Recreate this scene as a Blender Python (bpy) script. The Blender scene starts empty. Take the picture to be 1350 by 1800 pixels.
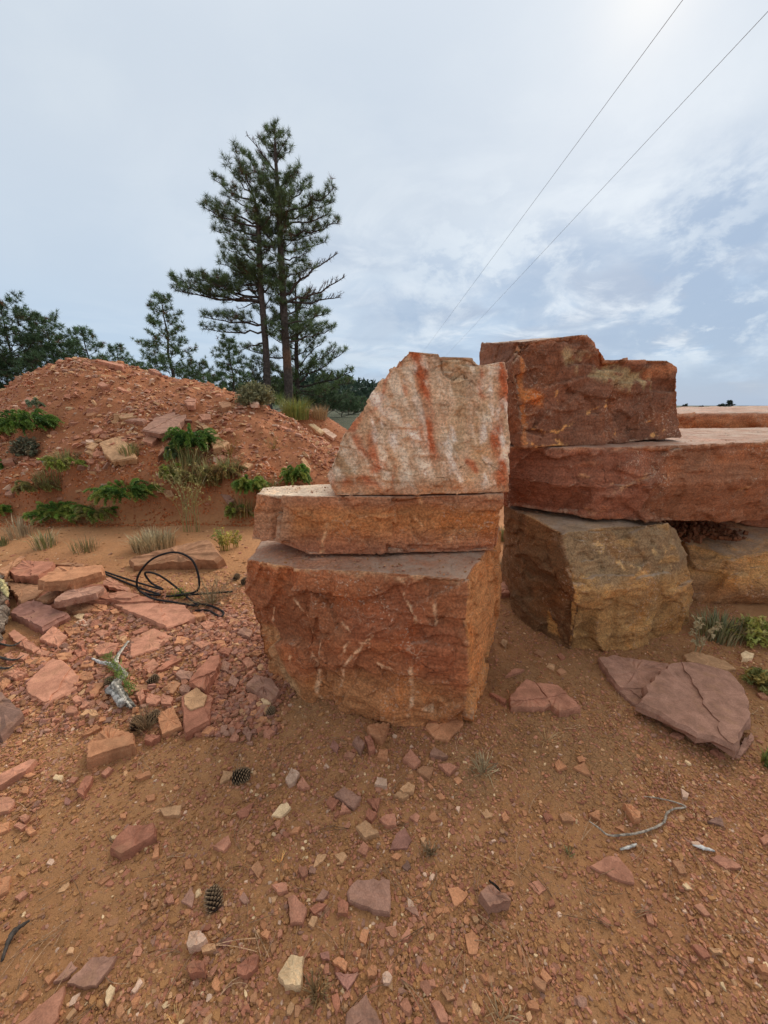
import bpy, bmesh, math, random
import numpy as np
from mathutils import Vector, Matrix
R = math.radians
S = bpy.context.scene
C = S.collection
rnd = random.Random(7)
rng = np.random.default_rng(11)

# ------------------------------------------------------------------ camera
CAMZ, F0, PITCH = 1.5, 650.0, R(16.1)
cp, sp = math.cos(PITCH), math.sin(PITCH)
cam = bpy.data.cameras.new('camera')
camo = bpy.data.objects.new('camera', cam); C.objects.link(camo)
camo.location = (0, 0, CAMZ); camo.rotation_euler = (R(90) - PITCH, 0, 0)
cam.sensor_fit = 'VERTICAL'; cam.sensor_height = 36.0; cam.lens = 36.0 * F0 / 1800.0
cam.clip_start = 0.05; cam.clip_end = 6000
S.camera = camo

# ------------------------------------------------------------------ world
SUN_EL, SUN_AZ = R(36), R(28.6)          # azimuth to the right of +Y
sund = Vector((math.sin(SUN_AZ) * math.cos(SUN_EL), math.cos(SUN_AZ) * math.cos(SUN_EL), math.sin(SUN_EL)))
W = bpy.data.worlds.new('World'); S.world = W; W.use_nodes = True
nt = W.node_tree; nt.nodes.clear()


class NT:
    def __init__(s, tree): s.t = tree
    def n(s, typ, **kw):
        nd = s.t.nodes.new(typ)
        for k, v in kw.items():
            if k[0] == '_': setattr(nd, k[1:], v)
            else:
                key = int(k[1:]) if k[0] == 'i' and k[1:].isdigit() else k
                if hasattr(v, 'links') or isinstance(v, bpy.types.NodeSocket): s.t.links.new(v, nd.inputs[key])
                else: nd.inputs[key].default_value = v
        return nd
    def math(s, op, a, b=0.0, c=0.0, clamp=False):
        nd = s.n('ShaderNodeMath', _operation=op, _use_clamp=clamp)
        for i, v in enumerate((a, b, c)):
            if isinstance(v, bpy.types.NodeSocket): s.t.links.new(v, nd.inputs[i])
            else: nd.inputs[i].default_value = v
        return nd.outputs[0]
    def vmath(s, op, a, b=(0, 0, 0)):
        nd = s.n('ShaderNodeVectorMath', _operation=op)
        for i, v in enumerate((a, b)):
            if isinstance(v, bpy.types.NodeSocket): s.t.links.new(v, nd.inputs[i])
            else: nd.inputs[i].default_value = v
        return nd
    def mix(s, f, a, b, mode='MIX'):
        nd = s.n('ShaderNodeMix', _data_type='RGBA', _blend_type=mode)
        for i, v in ((0, f), (6, a), (7, b)):
            if isinstance(v, bpy.types.NodeSocket): s.t.links.new(v, nd.inputs[i])
            else: nd.inputs[i].default_value = v if i == 0 else (*v, 1.0)[:4]
        return nd.outputs[2]
    def ramp(s, f, lo, hi):
        nd = s.n('ShaderNodeMapRange', _clamp=True, _interpolation_type='SMOOTHSTEP')
        s.t.links.new(f, nd.inputs[0]); nd.inputs[1].default_value = lo; nd.inputs[2].default_value = hi
        return nd.outputs[0]
    def noise(s, vec, scale, detail=4, rough=.55, dist=0.0):
        nd = s.n('ShaderNodeTexNoise'); s.t.links.new(vec, nd.inputs['Vector'])
        nd.inputs['Scale'].default_value = scale; nd.inputs['Detail'].default_value = detail
        nd.inputs['Roughness'].default_value = rough; nd.inputs['Distortion'].default_value = dist
        return nd.outputs[0]


w = NT(nt)
tc = w.n('ShaderNodeTexCoord').outputs['Generated']
sepd = w.n('ShaderNodeSeparateXYZ', Vector=tc)
X, Y, Z = sepd.outputs
el = w.math('MAXIMUM', Z, 0.0)
# cloud deck coordinates: direction projected to a high flat layer
inv = w.math('DIVIDE', 1.0, w.math('ADD', el, 0.16))
cv = w.n('ShaderNodeCombineXYZ', X=w.math('MULTIPLY', X, inv), Y=w.math('MULTIPLY', Y, inv), Z=0.0).outputs[0]
n_big = w.noise(cv, 1.05, 5, .5, .5)
n_mid = w.noise(cv, 1.9, 9, .62, .6)
n_soft = w.noise(cv, .55, 2, .5, .3)
base = w.mix(w.ramp(el, .0, .5), (.46, .59, .745), (.615, .685, .765))
base = w.mix(w.ramp(el, .5, 1.0), base, (.86, .90, .95))
# right side is bluer, left/upper paler
cool = w.math('MULTIPLY', w.ramp(X, -.25, .45), w.math('SUBTRACT', 1.0, w.ramp(el, .03, .42)))
base = w.mix(w.math('MULTIPLY', cool, .85), base, (.32, .46, .66))
dark = w.math('MULTIPLY', w.ramp(n_big, .44, .58), w.math('SUBTRACT', 1.0, w.ramp(el, .22, .55)))
dark = w.math('MULTIPLY', dark, w.ramp(X, -.55, .3))
col = w.mix(w.math('MULTIPLY', dark, .9), base, (.33, .41, .55))
lite = w.math('MULTIPLY', w.ramp(n_mid, .44, .64), w.math('SUBTRACT', 1.0, w.ramp(el, .3, .62)))
lite = w.math('MULTIPLY', lite, w.ramp(X, -.7, .25))
lite = w.math('MULTIPLY', lite, w.ramp(el, .02, .16))
col = w.mix(w.math('MULTIPLY', lite, .9), col, (.74, .80, .86))
soft = w.ramp(n_soft, .36, .66)
col = w.mix(w.math('MULTIPLY', soft, .55), col, (.545, .63, .735))
# thin horizontal bands low over the horizon
bv = w.n('ShaderNodeCombineXYZ', X=w.math('MULTIPLY', X, 1.6), Y=w.math('MULTIPLY', Y, 1.0), Z=w.math('MULTIPLY', Z, 17.0)).outputs[0]
bn = w.ramp(w.noise(bv, 1.7, 5, .55, .3), .45, .62)
col = w.mix(w.math('MULTIPLY', bn, w.math('MULTIPLY', .5, w.math('SUBTRACT', 1.0, w.ramp(el, .06, .26)))), col, (.60, .70, .80))
def blob(px, py, deg):
    xr = (px - 675) / F0; yr = (900 - py) / F0; v = Vector((xr, cp + yr * sp, yr * cp - sp)).normalized()
    dd = w.vmath('DOT_PRODUCT', tc, tuple(v)).outputs['Value']
    return w.ramp(dd, math.cos(R(deg)), math.cos(R(deg * .15)))
pv = w.n('ShaderNodeMapping', Vector=tc); pv.inputs['Scale'].default_value = (1, 1, 1.7)
puff = w.noise(pv.outputs[0], 5.5, 9, .6, .25); puff2 = w.noise(pv.outputs[0], 9.0, 8, .62, .2)
wisp = w.ramp(w.noise(pv.outputs[0], 2.2, 7, .55, .3), .40, .62)
col = w.mix(w.math('MULTIPLY', wisp, w.math('MULTIPLY', .28, w.ramp(el, .1, .45))), col, (.74, .80, .84))
for (bx, by, bd, am) in ((1250, 455, 12, 1.0), (970, 500, 9, .8), (1150, 640, 13, .9), (760, 590, 12, .7), (1330, 640, 10, .8)):
    m_ = w.math('MULTIPLY', blob(bx, by, bd), w.ramp(puff, .40, .56))
    col = w.mix(w.math('MULTIPLY', m_, am), col, (.34, .45, .61))
for (bx, by, bd, am) in ((1290, 535, 7, .55), (1190, 575, 6, .5), (900, 430, 8, .6), (1230, 375, 8, .45), (780, 470, 9, .5), (1050, 420, 8, .4)):
    m_ = w.math('MULTIPLY', blob(bx, by, bd), w.ramp(puff2, .47, .60))
    col = w.mix(w.math('MULTIPLY', m_, am), col, (.72, .79, .85))
# brightening of the veiled sun
dt = w.vmath('DOT_PRODUCT', tc, tuple(sund)).outputs['Value']
glow = w.math('POWER', w.math('MAXIMUM', dt, 0.0), 380.0)
glow2 = w.math('POWER', w.math('MAXIMUM', dt, 0.0), 22.0)
col = w.mix(w.math('MULTIPLY', glow2, .08), col, (.80, .84, .87))
col = w.mix(w.math('MULTIPLY', glow, .42), col, (1.05, 1.0, .93))
# below the horizon: dull earth
col = w.mix(w.ramp(Z, -.02, -.06), col, (.16, .11, .08))
sky = w.n('ShaderNodeTexSky', _sky_type='NISHITA', _sun_disc=False, _sun_elevation=SUN_EL, _sun_rotation=SUN_AZ)
bgA = w.n('ShaderNodeBackground', Color=sky.outputs[0], Strength=.05)
bgB = w.n('ShaderNodeBackground', Color=col, Strength=.535)
ms = w.n('ShaderNodeMixShader', i0=.92, i1=bgA.outputs[0], i2=bgB.outputs[0])
w.n('ShaderNodeOutputWorld', Surface=ms.outputs[0])

sl = bpy.data.lights.new('sun', 'SUN'); sl.energy = 1.5; sl.angle = R(52); sl.color = (1, .95, .88)
so = bpy.data.objects.new('sun', sl); C.objects.link(so)
so.rotation_euler = (-sund).to_track_quat('-Z', 'Y').to_euler(); so.location = (5, 10, 12)
S.view_settings.view_transform = 'Standard'; S.view_settings.look = 'None'
S.view_settings.exposure = 1.04; S.view_settings.gamma = 1; S.view_settings.use_curve_mapping = False
S.cycles.max_bounces = 6; S.cycles.diffuse_bounces = 4

# ------------------------------------------------------------------ numpy noise
def _h(i, j, k, seed):
    h = (i * 374761393 + j * 668265263 + k * 2147483647 + seed * 1274126177) & 0xFFFFFFFF
    h = ((h ^ (h >> 13)) * 1274126177) & 0xFFFFFFFF
    h = ((h ^ (h >> 16)) * 2246822519) & 0xFFFFFFFF
    return (h ^ (h >> 15)) & 0xFFFFFFFF

_T = np.random.default_rng(77).uniform(-1, 1, 64 * 64 * 64)
def vn(p, seed=0):
    p = np.asarray(p, float) + np.array([seed * 7.31 % 61, seed * 3.17 % 59, seed * 5.77 % 57])
    fl = np.floor(p); f = p - fl; f = f * f * (3 - 2 * f); i = fl.astype(np.int64)
    x0 = (i[:, 0] & 63) << 12; x1 = ((i[:, 0] + 1) & 63) << 12; y0 = (i[:, 1] & 63) << 6; y1 = ((i[:, 1] + 1) & 63) << 6; z0 = i[:, 2] & 63; z1 = (i[:, 2] + 1) & 63
    u, v, w_ = f[:, 0], f[:, 1], f[:, 2]
    a = _T[x0 + y0 + z0]; a = a + (_T[x1 + y0 + z0] - a) * u; b = _T[x0 + y1 + z0]; b = b + (_T[x1 + y1 + z0] - b) * u
    c = _T[x0 + y0 + z1]; c = c + (_T[x1 + y0 + z1] - c) * u; d = _T[x0 + y1 + z1]; d = d + (_T[x1 + y1 + z1] - d) * u
    a = a + (b - a) * v; c = c + (d - c) * v
    return a + (c - a) * w_

_RM = np.array(Matrix.Rotation(.62, 3, 'X') @ Matrix.Rotation(.79, 3, 'Y') @ Matrix.Rotation(.41, 3, 'Z'))
def fbm(p, sc, oc=4, seed=0, g=.5):
    o = 0; a = 1.0; p = (np.asarray(p, float) * sc) @ _RM
    for k in range(oc):
        o = o + a * vn(p, seed + k * 17); a *= g; p = (p @ _RM) * 2.03 + 11.3
    return o

def facet(p, sc, seed, tilt=1.0):
    """broken-rock relief: every cell of a jittered grid is a randomly tilted plane"""
    q = p * sc; q = q + .35 * np.stack([vn(q * 1.3, seed + 50), vn(q * 1.3, seed + 51), vn(q * 1.3, seed + 52)], 1)
    i = np.floor(q).astype(np.int64)
    best = np.full(len(q), 9e9); val = np.zeros(len(q)); sec = np.full(len(q), 9e9); rnds = np.zeros(len(q))
    for a in (-1, 0, 1):
        for b in (-1, 0, 1):
            for c in (-1, 0, 1):
                I, J, K = i[:, 0] + a, i[:, 1] + b, i[:, 2] + c
                r = [_h(I, J, K, seed + s) / 4294967295.0 for s in range(7)]
                dx, dy, dz = q[:, 0] - (I + r[0]), q[:, 1] - (J + r[1]), q[:, 2] - (K + r[2])
                d = dx * dx + dy * dy + dz * dz
                v = ((r[3] - .5) * dx + (r[4] - .5) * dy + (r[5] - .5) * dz) * 2 * tilt + (r[6] - .5)
                m = d < best
                sec = np.where(m, best, np.minimum(sec, d)); best = np.where(m, d, best); val = np.where(m, v, val)
                rnds = np.where(m, r[6], rnds)
    return val, np.sqrt(sec) - np.sqrt(best), rnds

def sstep(x, a, b):
    t = np.clip((x - a) / (b - a), 0, 1); return t * t * (3 - 2 * t)

# ------------------------------------------------------------------ rays (photo pixel -> place)
def ray(px, py):
    xr = (px - 675) / F0; yr = (900 - py) / F0
    return np.array([xr, cp + yr * sp, yr * cp - sp])
CAM = np.array([0, 0, CAMZ])
def V(px, py, y):                     # point at world distance y
    d = ray(px, py); return CAM + d * (y / d[1])
def G(px, py, z=0.0):                 # point on level z
    d = ray(px, py); return CAM + d * ((z - CAMZ) / d[2])
def onplane(px, py, q, n):
    d = ray(px, py); return CAM + d * (np.dot(q - CAM, n) / np.dot(d, n))

# ------------------------------------------------------------------ terrain
crest = [(-900, 790, 9), (-400, 745, 9), (-150, 712, 8.8), (0, 688, 8.6), (50, 660, 8.5), (100, 643, 8.5), (150, 635, 8.5), (200, 639, 8.4), (250, 650, 8.3), (330, 668, 8.0),
         (400, 688, 7.6), (450, 705, 7.3), (500, 730, 7.0), (560, 768, 6.7), (600, 797, 6.5), (660, 840, 6.3), (740, 893, 6.2)]
ca, cy, chh = [], [], []
for x_, y_, Yc in crest:
    q = V(x_, y_, Yc); ca.append(q[0] / q[1]); cy.append(Yc); chh.append(q[2])
ca.append(.15); cy.append(6.1); chh.append(0.0)
def H(x, y):
    x = np.atleast_1d(np.asarray(x, float)); y = np.atleast_1d(np.asarray(y, float))
    p = np.stack([x, y, np.zeros_like(x)], 1)
    h = .022 * fbm(p, .9, 3, 5) + .006 * fbm(p, 5, 3, 9) * sstep(y, -3, 1)
    a = x / np.maximum(y, .5)
    Yc = np.interp(a, ca, cy); Hc = np.interp(a, ca, chh)
    y0 = 4.62 + .16 * vn(p * 1.1, 3) + .07 * vn(p * 4.1, 4)
    s = (y - y0) / (Yc - y0)
    sc = np.clip(s, 0, 1)
    g = .19 * sstep(s, 0, .085) + .81 * np.sin(sc * math.pi / 2) ** 1.02
    back = np.clip(1 - np.maximum(s - 1, 0) ** 2 * 1.2, 0, 1)
    far = .55 * sstep(y, 9, 14) * sstep(-x, -2, 2)
    m = Hc * g * back
    rough = (.06 * fbm(p, 1.6, 4, 21) + .044 * fbm(p, 6, 4, 22)) * np.clip(m * 2.2, 0, 1)
    gul = .055 * np.abs(fbm(np.stack([x * 1.9 + .25 * y, y * .35, 0 * x], 1), 1.0, 3, 25)) * np.clip(m * 1.6, 0, 1)
    rough = rough - gul
    m2 = 1.45 * np.exp(-.5 * ((x + 2.3) / 1.25) ** 2 - .5 * ((y - 10.3) / .9) ** 2)
    return h + np.maximum(np.maximum(m + rough, m2 + rough), far)
_hx = np.arange(-12, 6.01, .025); _hy = np.arange(-.5, 17.01, .025)
_HG = H(*[q.ravel() for q in np.meshgrid(_hx, _hy)]).reshape(len(_hy), len(_hx))
def Hi(x, y):                         # quick look-up of the same terrain near the camera
    u = np.clip((np.asarray(x, float) + 12) / .025, 0, len(_hx) - 1.001); v = np.clip((np.asarray(y, float) + .5) / .025, 0, len(_hy) - 1.001)
    i = u.astype(int); j = v.astype(int); u = u - i; v = v - j
    return (_HG[j, i] * (1 - u) + _HG[j, i + 1] * u) * (1 - v) + (_HG[j + 1, i] * (1 - u) + _HG[j + 1, i + 1] * u) * v
def Hs(x, y):
    if -12 < x < 5.9 and -.4 < y < 16.9: return float(Hi(np.array([x]), np.array([y]))[0])
    return float(H(x, y)[0])
_ts = np.arange(.8, 16, .006)
def hit(px, py, off=0.0):             # where the ray of a pixel meets the terrain
    d = ray(px, py); P = CAM[None] + d[None] * _ts[:, None]
    g_ = P[:, 2] - Hi(P[:, 0], P[:, 1]) - off
    if not (g_ < 0).any(): return P[-1]
    k = max(1, int(np.argmax(g_ < 0))); t = _ts[k - 1] + .006 * g_[k - 1] / (g_[k - 1] - g_[k] + 1e-9)
    return CAM + d * t
def nrm(x, y, e=.06):
    n = np.array([Hs(x - e, y) - Hs(x + e, y), Hs(x, y - e) - Hs(x, y + e), 2 * e]); return n / np.linalg.norm(n)

# ------------------------------------------------------------------ helpers for objects
def mesh_obj(name, verts, faces, mat=None, parent=None, smooth=False, loc=None, cols=None):
    me = bpy.data.meshes.new(name)
    verts = np.asarray(verts, float)
    if loc is not None: verts = verts - np.asarray(loc)
    if isinstance(faces, np.ndarray):
        nf, k = faces.shape
        me.vertices.add(len(verts)); me.vertices.foreach_set('co', verts.ravel())
        me.loops.add(nf * k); me.loops.foreach_set('vertex_index', faces.ravel().astype(np.int32))
        me.polygons.add(nf); me.polygons.foreach_set('loop_start', np.arange(0, nf * k, k, dtype=np.int32))
        me.update(calc_edges=True)
    else:
        me.from_pydata([tuple(v) for v in verts], [], faces); me.update()
    me.polygons.foreach_set('use_smooth', np.full(len(me.polygons), smooth))
    if cols is not None:
        at = me.color_attributes.new('pig', 'FLOAT_COLOR', 'POINT')
        at.data.foreach_set('color', np.concatenate([cols, np.ones((len(cols), 1))], 1).astype(np.float32).ravel())
    if mat: me.materials.append(mat)
    o = bpy.data.objects.new(name, me); C.objects.link(o)
    if loc is not None and parent is None: o.location = loc
    if parent: o.parent = parent
    return o
def tag(o, label=None, cat=None, group=None, kind=None):
    if label: o['label'] = label
    if cat: o['category'] = cat
    if group: o['group'] = group
    if kind: o['kind'] = kind
    return o
def empty(name, loc):
    o = bpy.data.objects.new(name, None); C.objects.link(o); o.location = loc; o.empty_display_size = .1
    return o

class MB:                              # triangle/quad soup collector with colours
    def __init__(s): s.v = []; s.f = []; s.c = []; s.n = 0
    def add(s, v, f, c):
        v = np.asarray(v, float).reshape(-1, 3); f = np.asarray(f, int)
        if f.ndim == 2 and f.shape[1] == 4: f = np.concatenate([f[:, [0, 1, 2]], f[:, [0, 2, 3]]])
        s.v.append(v); s.f.append(f + s.n); s.n += len(v)
        c = np.asarray(c, float)
        s.c.append(np.tile(c, (len(v), 1)) if c.ndim == 1 else c)
    def build(s, name, mat, parent=None, loc=None, smooth=False):
        v = np.concatenate(s.v); f = np.concatenate(s.f)
        if parent is not None and loc is None: loc = np.array(parent.location)
        return mesh_obj(name, v, f, mat, parent, smooth, loc, np.concatenate(s.c))
def tube(mb, pts, rad, col, k=6, jit=0.0, seed=0):
    pts = np.asarray(pts, float); n = len(pts); rad = np.interp(np.linspace(0, 1, n), np.linspace(0, 1, len(np.atleast_1d(rad))), np.atleast_1d(rad))
    tg = np.gradient(pts, axis=0); tg /= np.linalg.norm(tg, axis=1)[:, None] + 1e-9
    ref = np.array([.13, .31, .94]) if abs(tg[0][2]) < .8 else np.array([.95, .3, .05])
    a = np.cross(tg, ref); a /= np.linalg.norm(a, axis=1)[:, None] + 1e-9; b = np.cross(tg, a)
    th = np.linspace(0, 2 * math.pi, k, endpoint=False)
    rr = rad[:, None] * (1 + (jit * np.random.default_rng(seed).uniform(-1, 1, (n, k)) if jit else 0))
    ring = pts[:, None] + a[:, None] * (np.cos(th) * rr)[..., None] + b[:, None] * (np.sin(th) * rr)[..., None]
    v = ring.reshape(-1, 3)
    f = [(i * k + j, i * k + (j + 1) % k, (i + 1) * k + (j + 1) % k, (i + 1) * k + j) for i in range(n - 1) for j in range(k)]
    f = np.array(f); t = np.concatenate([f[:, [0, 1, 2]], f[:, [0, 2, 3]]])
    v = np.concatenate([v, pts[:1], pts[-1:]])
    cap = [(j, len(v) - 2, (j + 1) % k) for j in range(k)] + [((n - 1) * k + (j + 1) % k, len(v) - 1, (n - 1) * k + j) for j in range(k)]
    s = np.concatenate([t, np.array(cap)])
    mb.add(v, s, col)
def smoothline(pts, m=8):
    pts = [np.array(p, float) for p in pts]; pts = [2 * pts[0] - pts[1]] + pts + [2 * pts[-1] - pts[-2]]
    out = []
    for i in range(1, len(pts) - 2):
        for t in np.linspace(0, 1, m, endpoint=False):
            a, b, c, d = pts[i - 1:i + 3]
            out.append(.5 * ((2 * b) + (c - a) * t + (2 * a - 5 * b + 4 * c - d) * t * t + (3 * b - a - 3 * c + d) * t ** 3))
    out.append(pts[-2]); return np.array(out)

# ------------------------------------------------------------------ materials
def newmat(name, rough=.9, spec=.25):
    m = bpy.data.materials.new(name); m.use_nodes = True; t = m.node_tree
    b = t.nodes['Principled BSDF']; b.inputs['Roughness'].default_value = rough; b.inputs['Specular IOR Level'].default_value = spec
    return m, NT(t), b
def link(nt_, a, b): nt_.t.links.new(a, b)

def rock_mat():
    m, n, b = newmat('sandstone', .82, .3)
    oc = n.n('ShaderNodeTexCoord').outputs['Object']
    pig = n.n('ShaderNodeAttribute', _attribute_name='pig').outputs['Color']
    nor = n.n('ShaderNodeSeparateXYZ', Vector=n.n('ShaderNodeNewGeometry').outputs['Normal']).outputs
    sv = n.n('ShaderNodeMapping', Vector=oc); sv.inputs['Scale'].default_value = (1.2, 1.2, 22); sv.inputs['Rotation'].default_value = (R(4), R(-5), 0)
    wv = n.noise(oc, 2.2, 3)
    strata = n.noise(n.vmath('ADD', sv.outputs[0], n.vmath('SCALE', n.n('ShaderNodeCombineXYZ', X=wv, Y=wv, Z=wv).outputs[0]).outputs[0]).outputs[0], 1.7, 7, .62)
    st = n.ramp(strata, .36, .66)
    mott = n.ramp(n.noise(oc, 7, 7, .62, .4), .32, .7)
    fine = n.ramp(n.noise(oc, 90, 4, .65), .3, .7)
    c = n.mix(n.math('MULTIPLY', st, .42), pig, n.mix(1.0, pig, (.58, .5, .42), 'MULTIPLY'))
    c = n.mix(n.math('MULTIPLY', mott, .45), c, n.mix(1.0, c, (1.5, 1.35, 1.25), 'MULTIPLY'))
    c = n.mix(.5, c, n.mix(1.0, c, n.n('ShaderNodeCombineXYZ', X=fine, Y=fine, Z=fine).outputs[0], 'MULTIPLY'))
    c = n.mix(1.0, c, (1.84, 1.58, 1.22), 'MULTIPLY')
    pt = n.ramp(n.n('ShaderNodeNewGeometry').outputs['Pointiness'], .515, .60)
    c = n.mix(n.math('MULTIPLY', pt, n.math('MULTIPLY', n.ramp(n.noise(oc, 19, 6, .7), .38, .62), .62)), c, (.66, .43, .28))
    # rusty stain patches
    rust = n.math('MULTIPLY', n.ramp(n.noise(oc, 3.1, 5, .6, .8), .52, .68), .4)
    c = n.mix(rust, c, n.mix(1.0, c, (1.35, .98, .55), 'MULTIPLY'))
    # pale bruises: short scratches and specks where the stone was knocked
    sc1 = n.noise(oc, 34, 5, .7, 1.8); pm = n.ramp(n.noise(oc, 2.7, 4, .6, .5), .5, .66)
    c = n.mix(n.math('MULTIPLY', n.ramp(sc1, .585, .64), n.math('MULTIPLY', pm, .8)), c, (.74, .50, .32))
    vz = n.n('ShaderNodeTexVoronoi', _feature='DISTANCE_TO_EDGE', Vector=n.vmath('ADD', oc, n.vmath('SCALE', n.n('ShaderNodeTexNoise', Vector=oc, Scale=5.0).outputs['Color']).outputs[0]).outputs[0], Scale=4.2)
    ve = n.math('MULTIPLY', n.math('SUBTRACT', 1.0, n.ramp(vz.outputs[0], .0, .022)), n.ramp(n.noise(oc, 6.5, 3), .55, .66))
    c = n.mix(n.math('MULTIPLY', ve, .55), c, (.60, .38, .24))
    # dust on top
    dust = n.math('MULTIPLY', n.ramp(nor[2], .75, .97), n.math('ADD', .28, n.math('MULTIPLY', n.ramp(n.noise(oc, 5, 8, .7, .6), .35, .65), .55)))
    c = n.mix(dust, c, (.45, .325, .235))
    link(n, c, b.inputs['Base Color'])
    nzc = n.n('ShaderNodeTexNoise', Vector=oc, Scale=9.0, Detail=5.0).outputs['Color']
    ws = n.vmath('SCALE', nzc); ws.inputs['Scale'].default_value = .09
    wc = n.vmath('ADD', oc, ws.outputs[0]).outputs[0]
    def chisel(sc):
        vo = n.n('ShaderNodeTexVoronoi', Vector=wc, Scale=sc)
        dl = n.vmath('SUBTRACT', n.vmath('MULTIPLY', wc, (sc, sc, sc)).outputs[0], n.vmath('MULTIPLY', vo.outputs['Position'], (sc, sc, sc)).outputs[0]).outputs[0]
        return n.vmath('DOT_PRODUCT', n.vmath('SUBTRACT', vo.outputs['Color'], (.5, .5, .5)).outputs[0], dl).outputs['Value']
    b0 = n.n('ShaderNodeBump', Height=chisel(8.0), Strength=.8, Distance=.034)
    b0 = n.n('ShaderNodeBump', Height=chisel(21.0), Strength=.75, Distance=.015, Normal=b0.outputs[0])
    b0 = n.n('ShaderNodeBump', Height=chisel(52.0), Strength=.6, Distance=.007, Normal=b0.outputs[0])
    ck = n.n('ShaderNodeTexVoronoi', _feature='DISTANCE_TO_EDGE', Vector=n.vmath('MULTIPLY', wc, (1, 1, 1.6)).outputs[0], Scale=3.6)
    ckm = n.math('MULTIPLY', n.math('SUBTRACT', 1.0, n.ramp(ck.outputs[0], .0, .016)), n.ramp(n.noise(oc, 4.3, 4, .6), .54, .64))
    c = n.mix(n.math('MULTIPLY', ckm, .6), c, n.mix(1.0, c, (.38, .30, .25), 'MULTIPLY'))
    b0 = n.n('ShaderNodeBump', Height=n.math('SUBTRACT', 1.0, ckm), Strength=.7, Distance=.008, Normal=b0.outputs[0])
    sp_ = n.noise(oc, 62, 3, .6)
    c = n.mix(n.math('MULTIPLY', n.ramp(sp_, .60, .68), n.math('MULTIPLY', pm, .75)), c, (.70, .49, .36))
    lv = n.n('ShaderNodeMapping', Vector=wc); lv.inputs['Scale'].default_value = (1.5, 1.5, 60); lv.inputs['Rotation'].default_value = (R(5), R(-4), 0)
    lay = n.noise(lv.outputs[0], 1.6, 6, .7)
    b0 = n.n('ShaderNodeBump', Height=lay, Strength=.4, Distance=.006, Normal=b0.outputs[0])
    c = n.mix(n.math('MULTIPLY', n.ramp(lay, .5, .62), .5), c, n.mix(1.0, c, (.62, .52, .44), 'MULTIPLY'))
    nt_l = n.t.links; nt_l.new(c, b.inputs['Base Color'])
    b1 = n.n('ShaderNodeBump', Height=n.noise(oc, 38, 10, .72, .3), Strength=.42, Distance=.010, Normal=b0.outputs[0])
    b2 = n.n('ShaderNodeBump', Height=strata, Strength=.22, Distance=.012, Normal=b1.outputs[0])
    b3 = n.n('ShaderNodeBump', Height=n.noise(oc, 130, 5, .75), Strength=.8, Distance=.006, Normal=b2.outputs[0])
    link(n, b3.outputs[0], b.inputs['Normal'])
    return m
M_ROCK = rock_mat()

def stone_mat(name, inst):
    m, n, b = newmat(name, .85, .25)
    oc = n.n('ShaderNodeTexCoord').outputs['Object']
    if inst: base = n.n('ShaderNodeAttribute', _attribute_name='col', _attribute_type='INSTANCER').outputs['Color']; k = .06
    else: base = n.n('ShaderNodeObjectInfo').outputs['Color']; k = 1
    ofs = n.vmath('ADD', oc, n.n('ShaderNodeObjectInfo').outputs['Location']).outputs[0] if not inst else oc
    mott = n.ramp(n.noise(ofs, 16 * k if not inst else 1.3, 7, .65, .4), .3, .72)
    fine = n.ramp(n.noise(ofs, 190 * k if not inst else 7, 4, .7), .25, .75)
    c = n.mix(.55, n.mix(1.0, base, (.74, .68, .63), 'MULTIPLY'), n.mix(1.0, base, (1.22, 1.16, 1.12), 'MULTIPLY'))
    nd = c.node; n.t.links.new(mott, nd.inputs[0])
    c = n.mix(.35, c, n.mix(1.0, c, n.n('ShaderNodeCombineXYZ', X=fine, Y=fine, Z=fine).outputs[0], 'MULTIPLY'))
    c = n.mix(1.0, c, (1.62, 1.46, 1.22) if inst else (1.40, 1.26, 1.07), 'MULTIPLY')
    # soil dust stuck in patches
    d = n.math('MULTIPLY', n.ramp(n.noise(ofs, 11 if not inst else .9, 7, .7), .5, .7), .35)
    c = n.mix(d, c, (.42, .225, .11))
    link(n, c, b.inputs['Base Color'])
    bp = n.n('ShaderNodeBump', Height=n.noise(ofs, 70 if not inst else 3, 8, .7), Strength=.4, Distance=.006 if not inst else .1)
    link(n, bp.outputs[0], b.inputs['Normal'])
    return m
M_STONE = stone_mat('loose_sandstone', False)
M_CHIP = stone_mat('gravel_chip', True)

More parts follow.
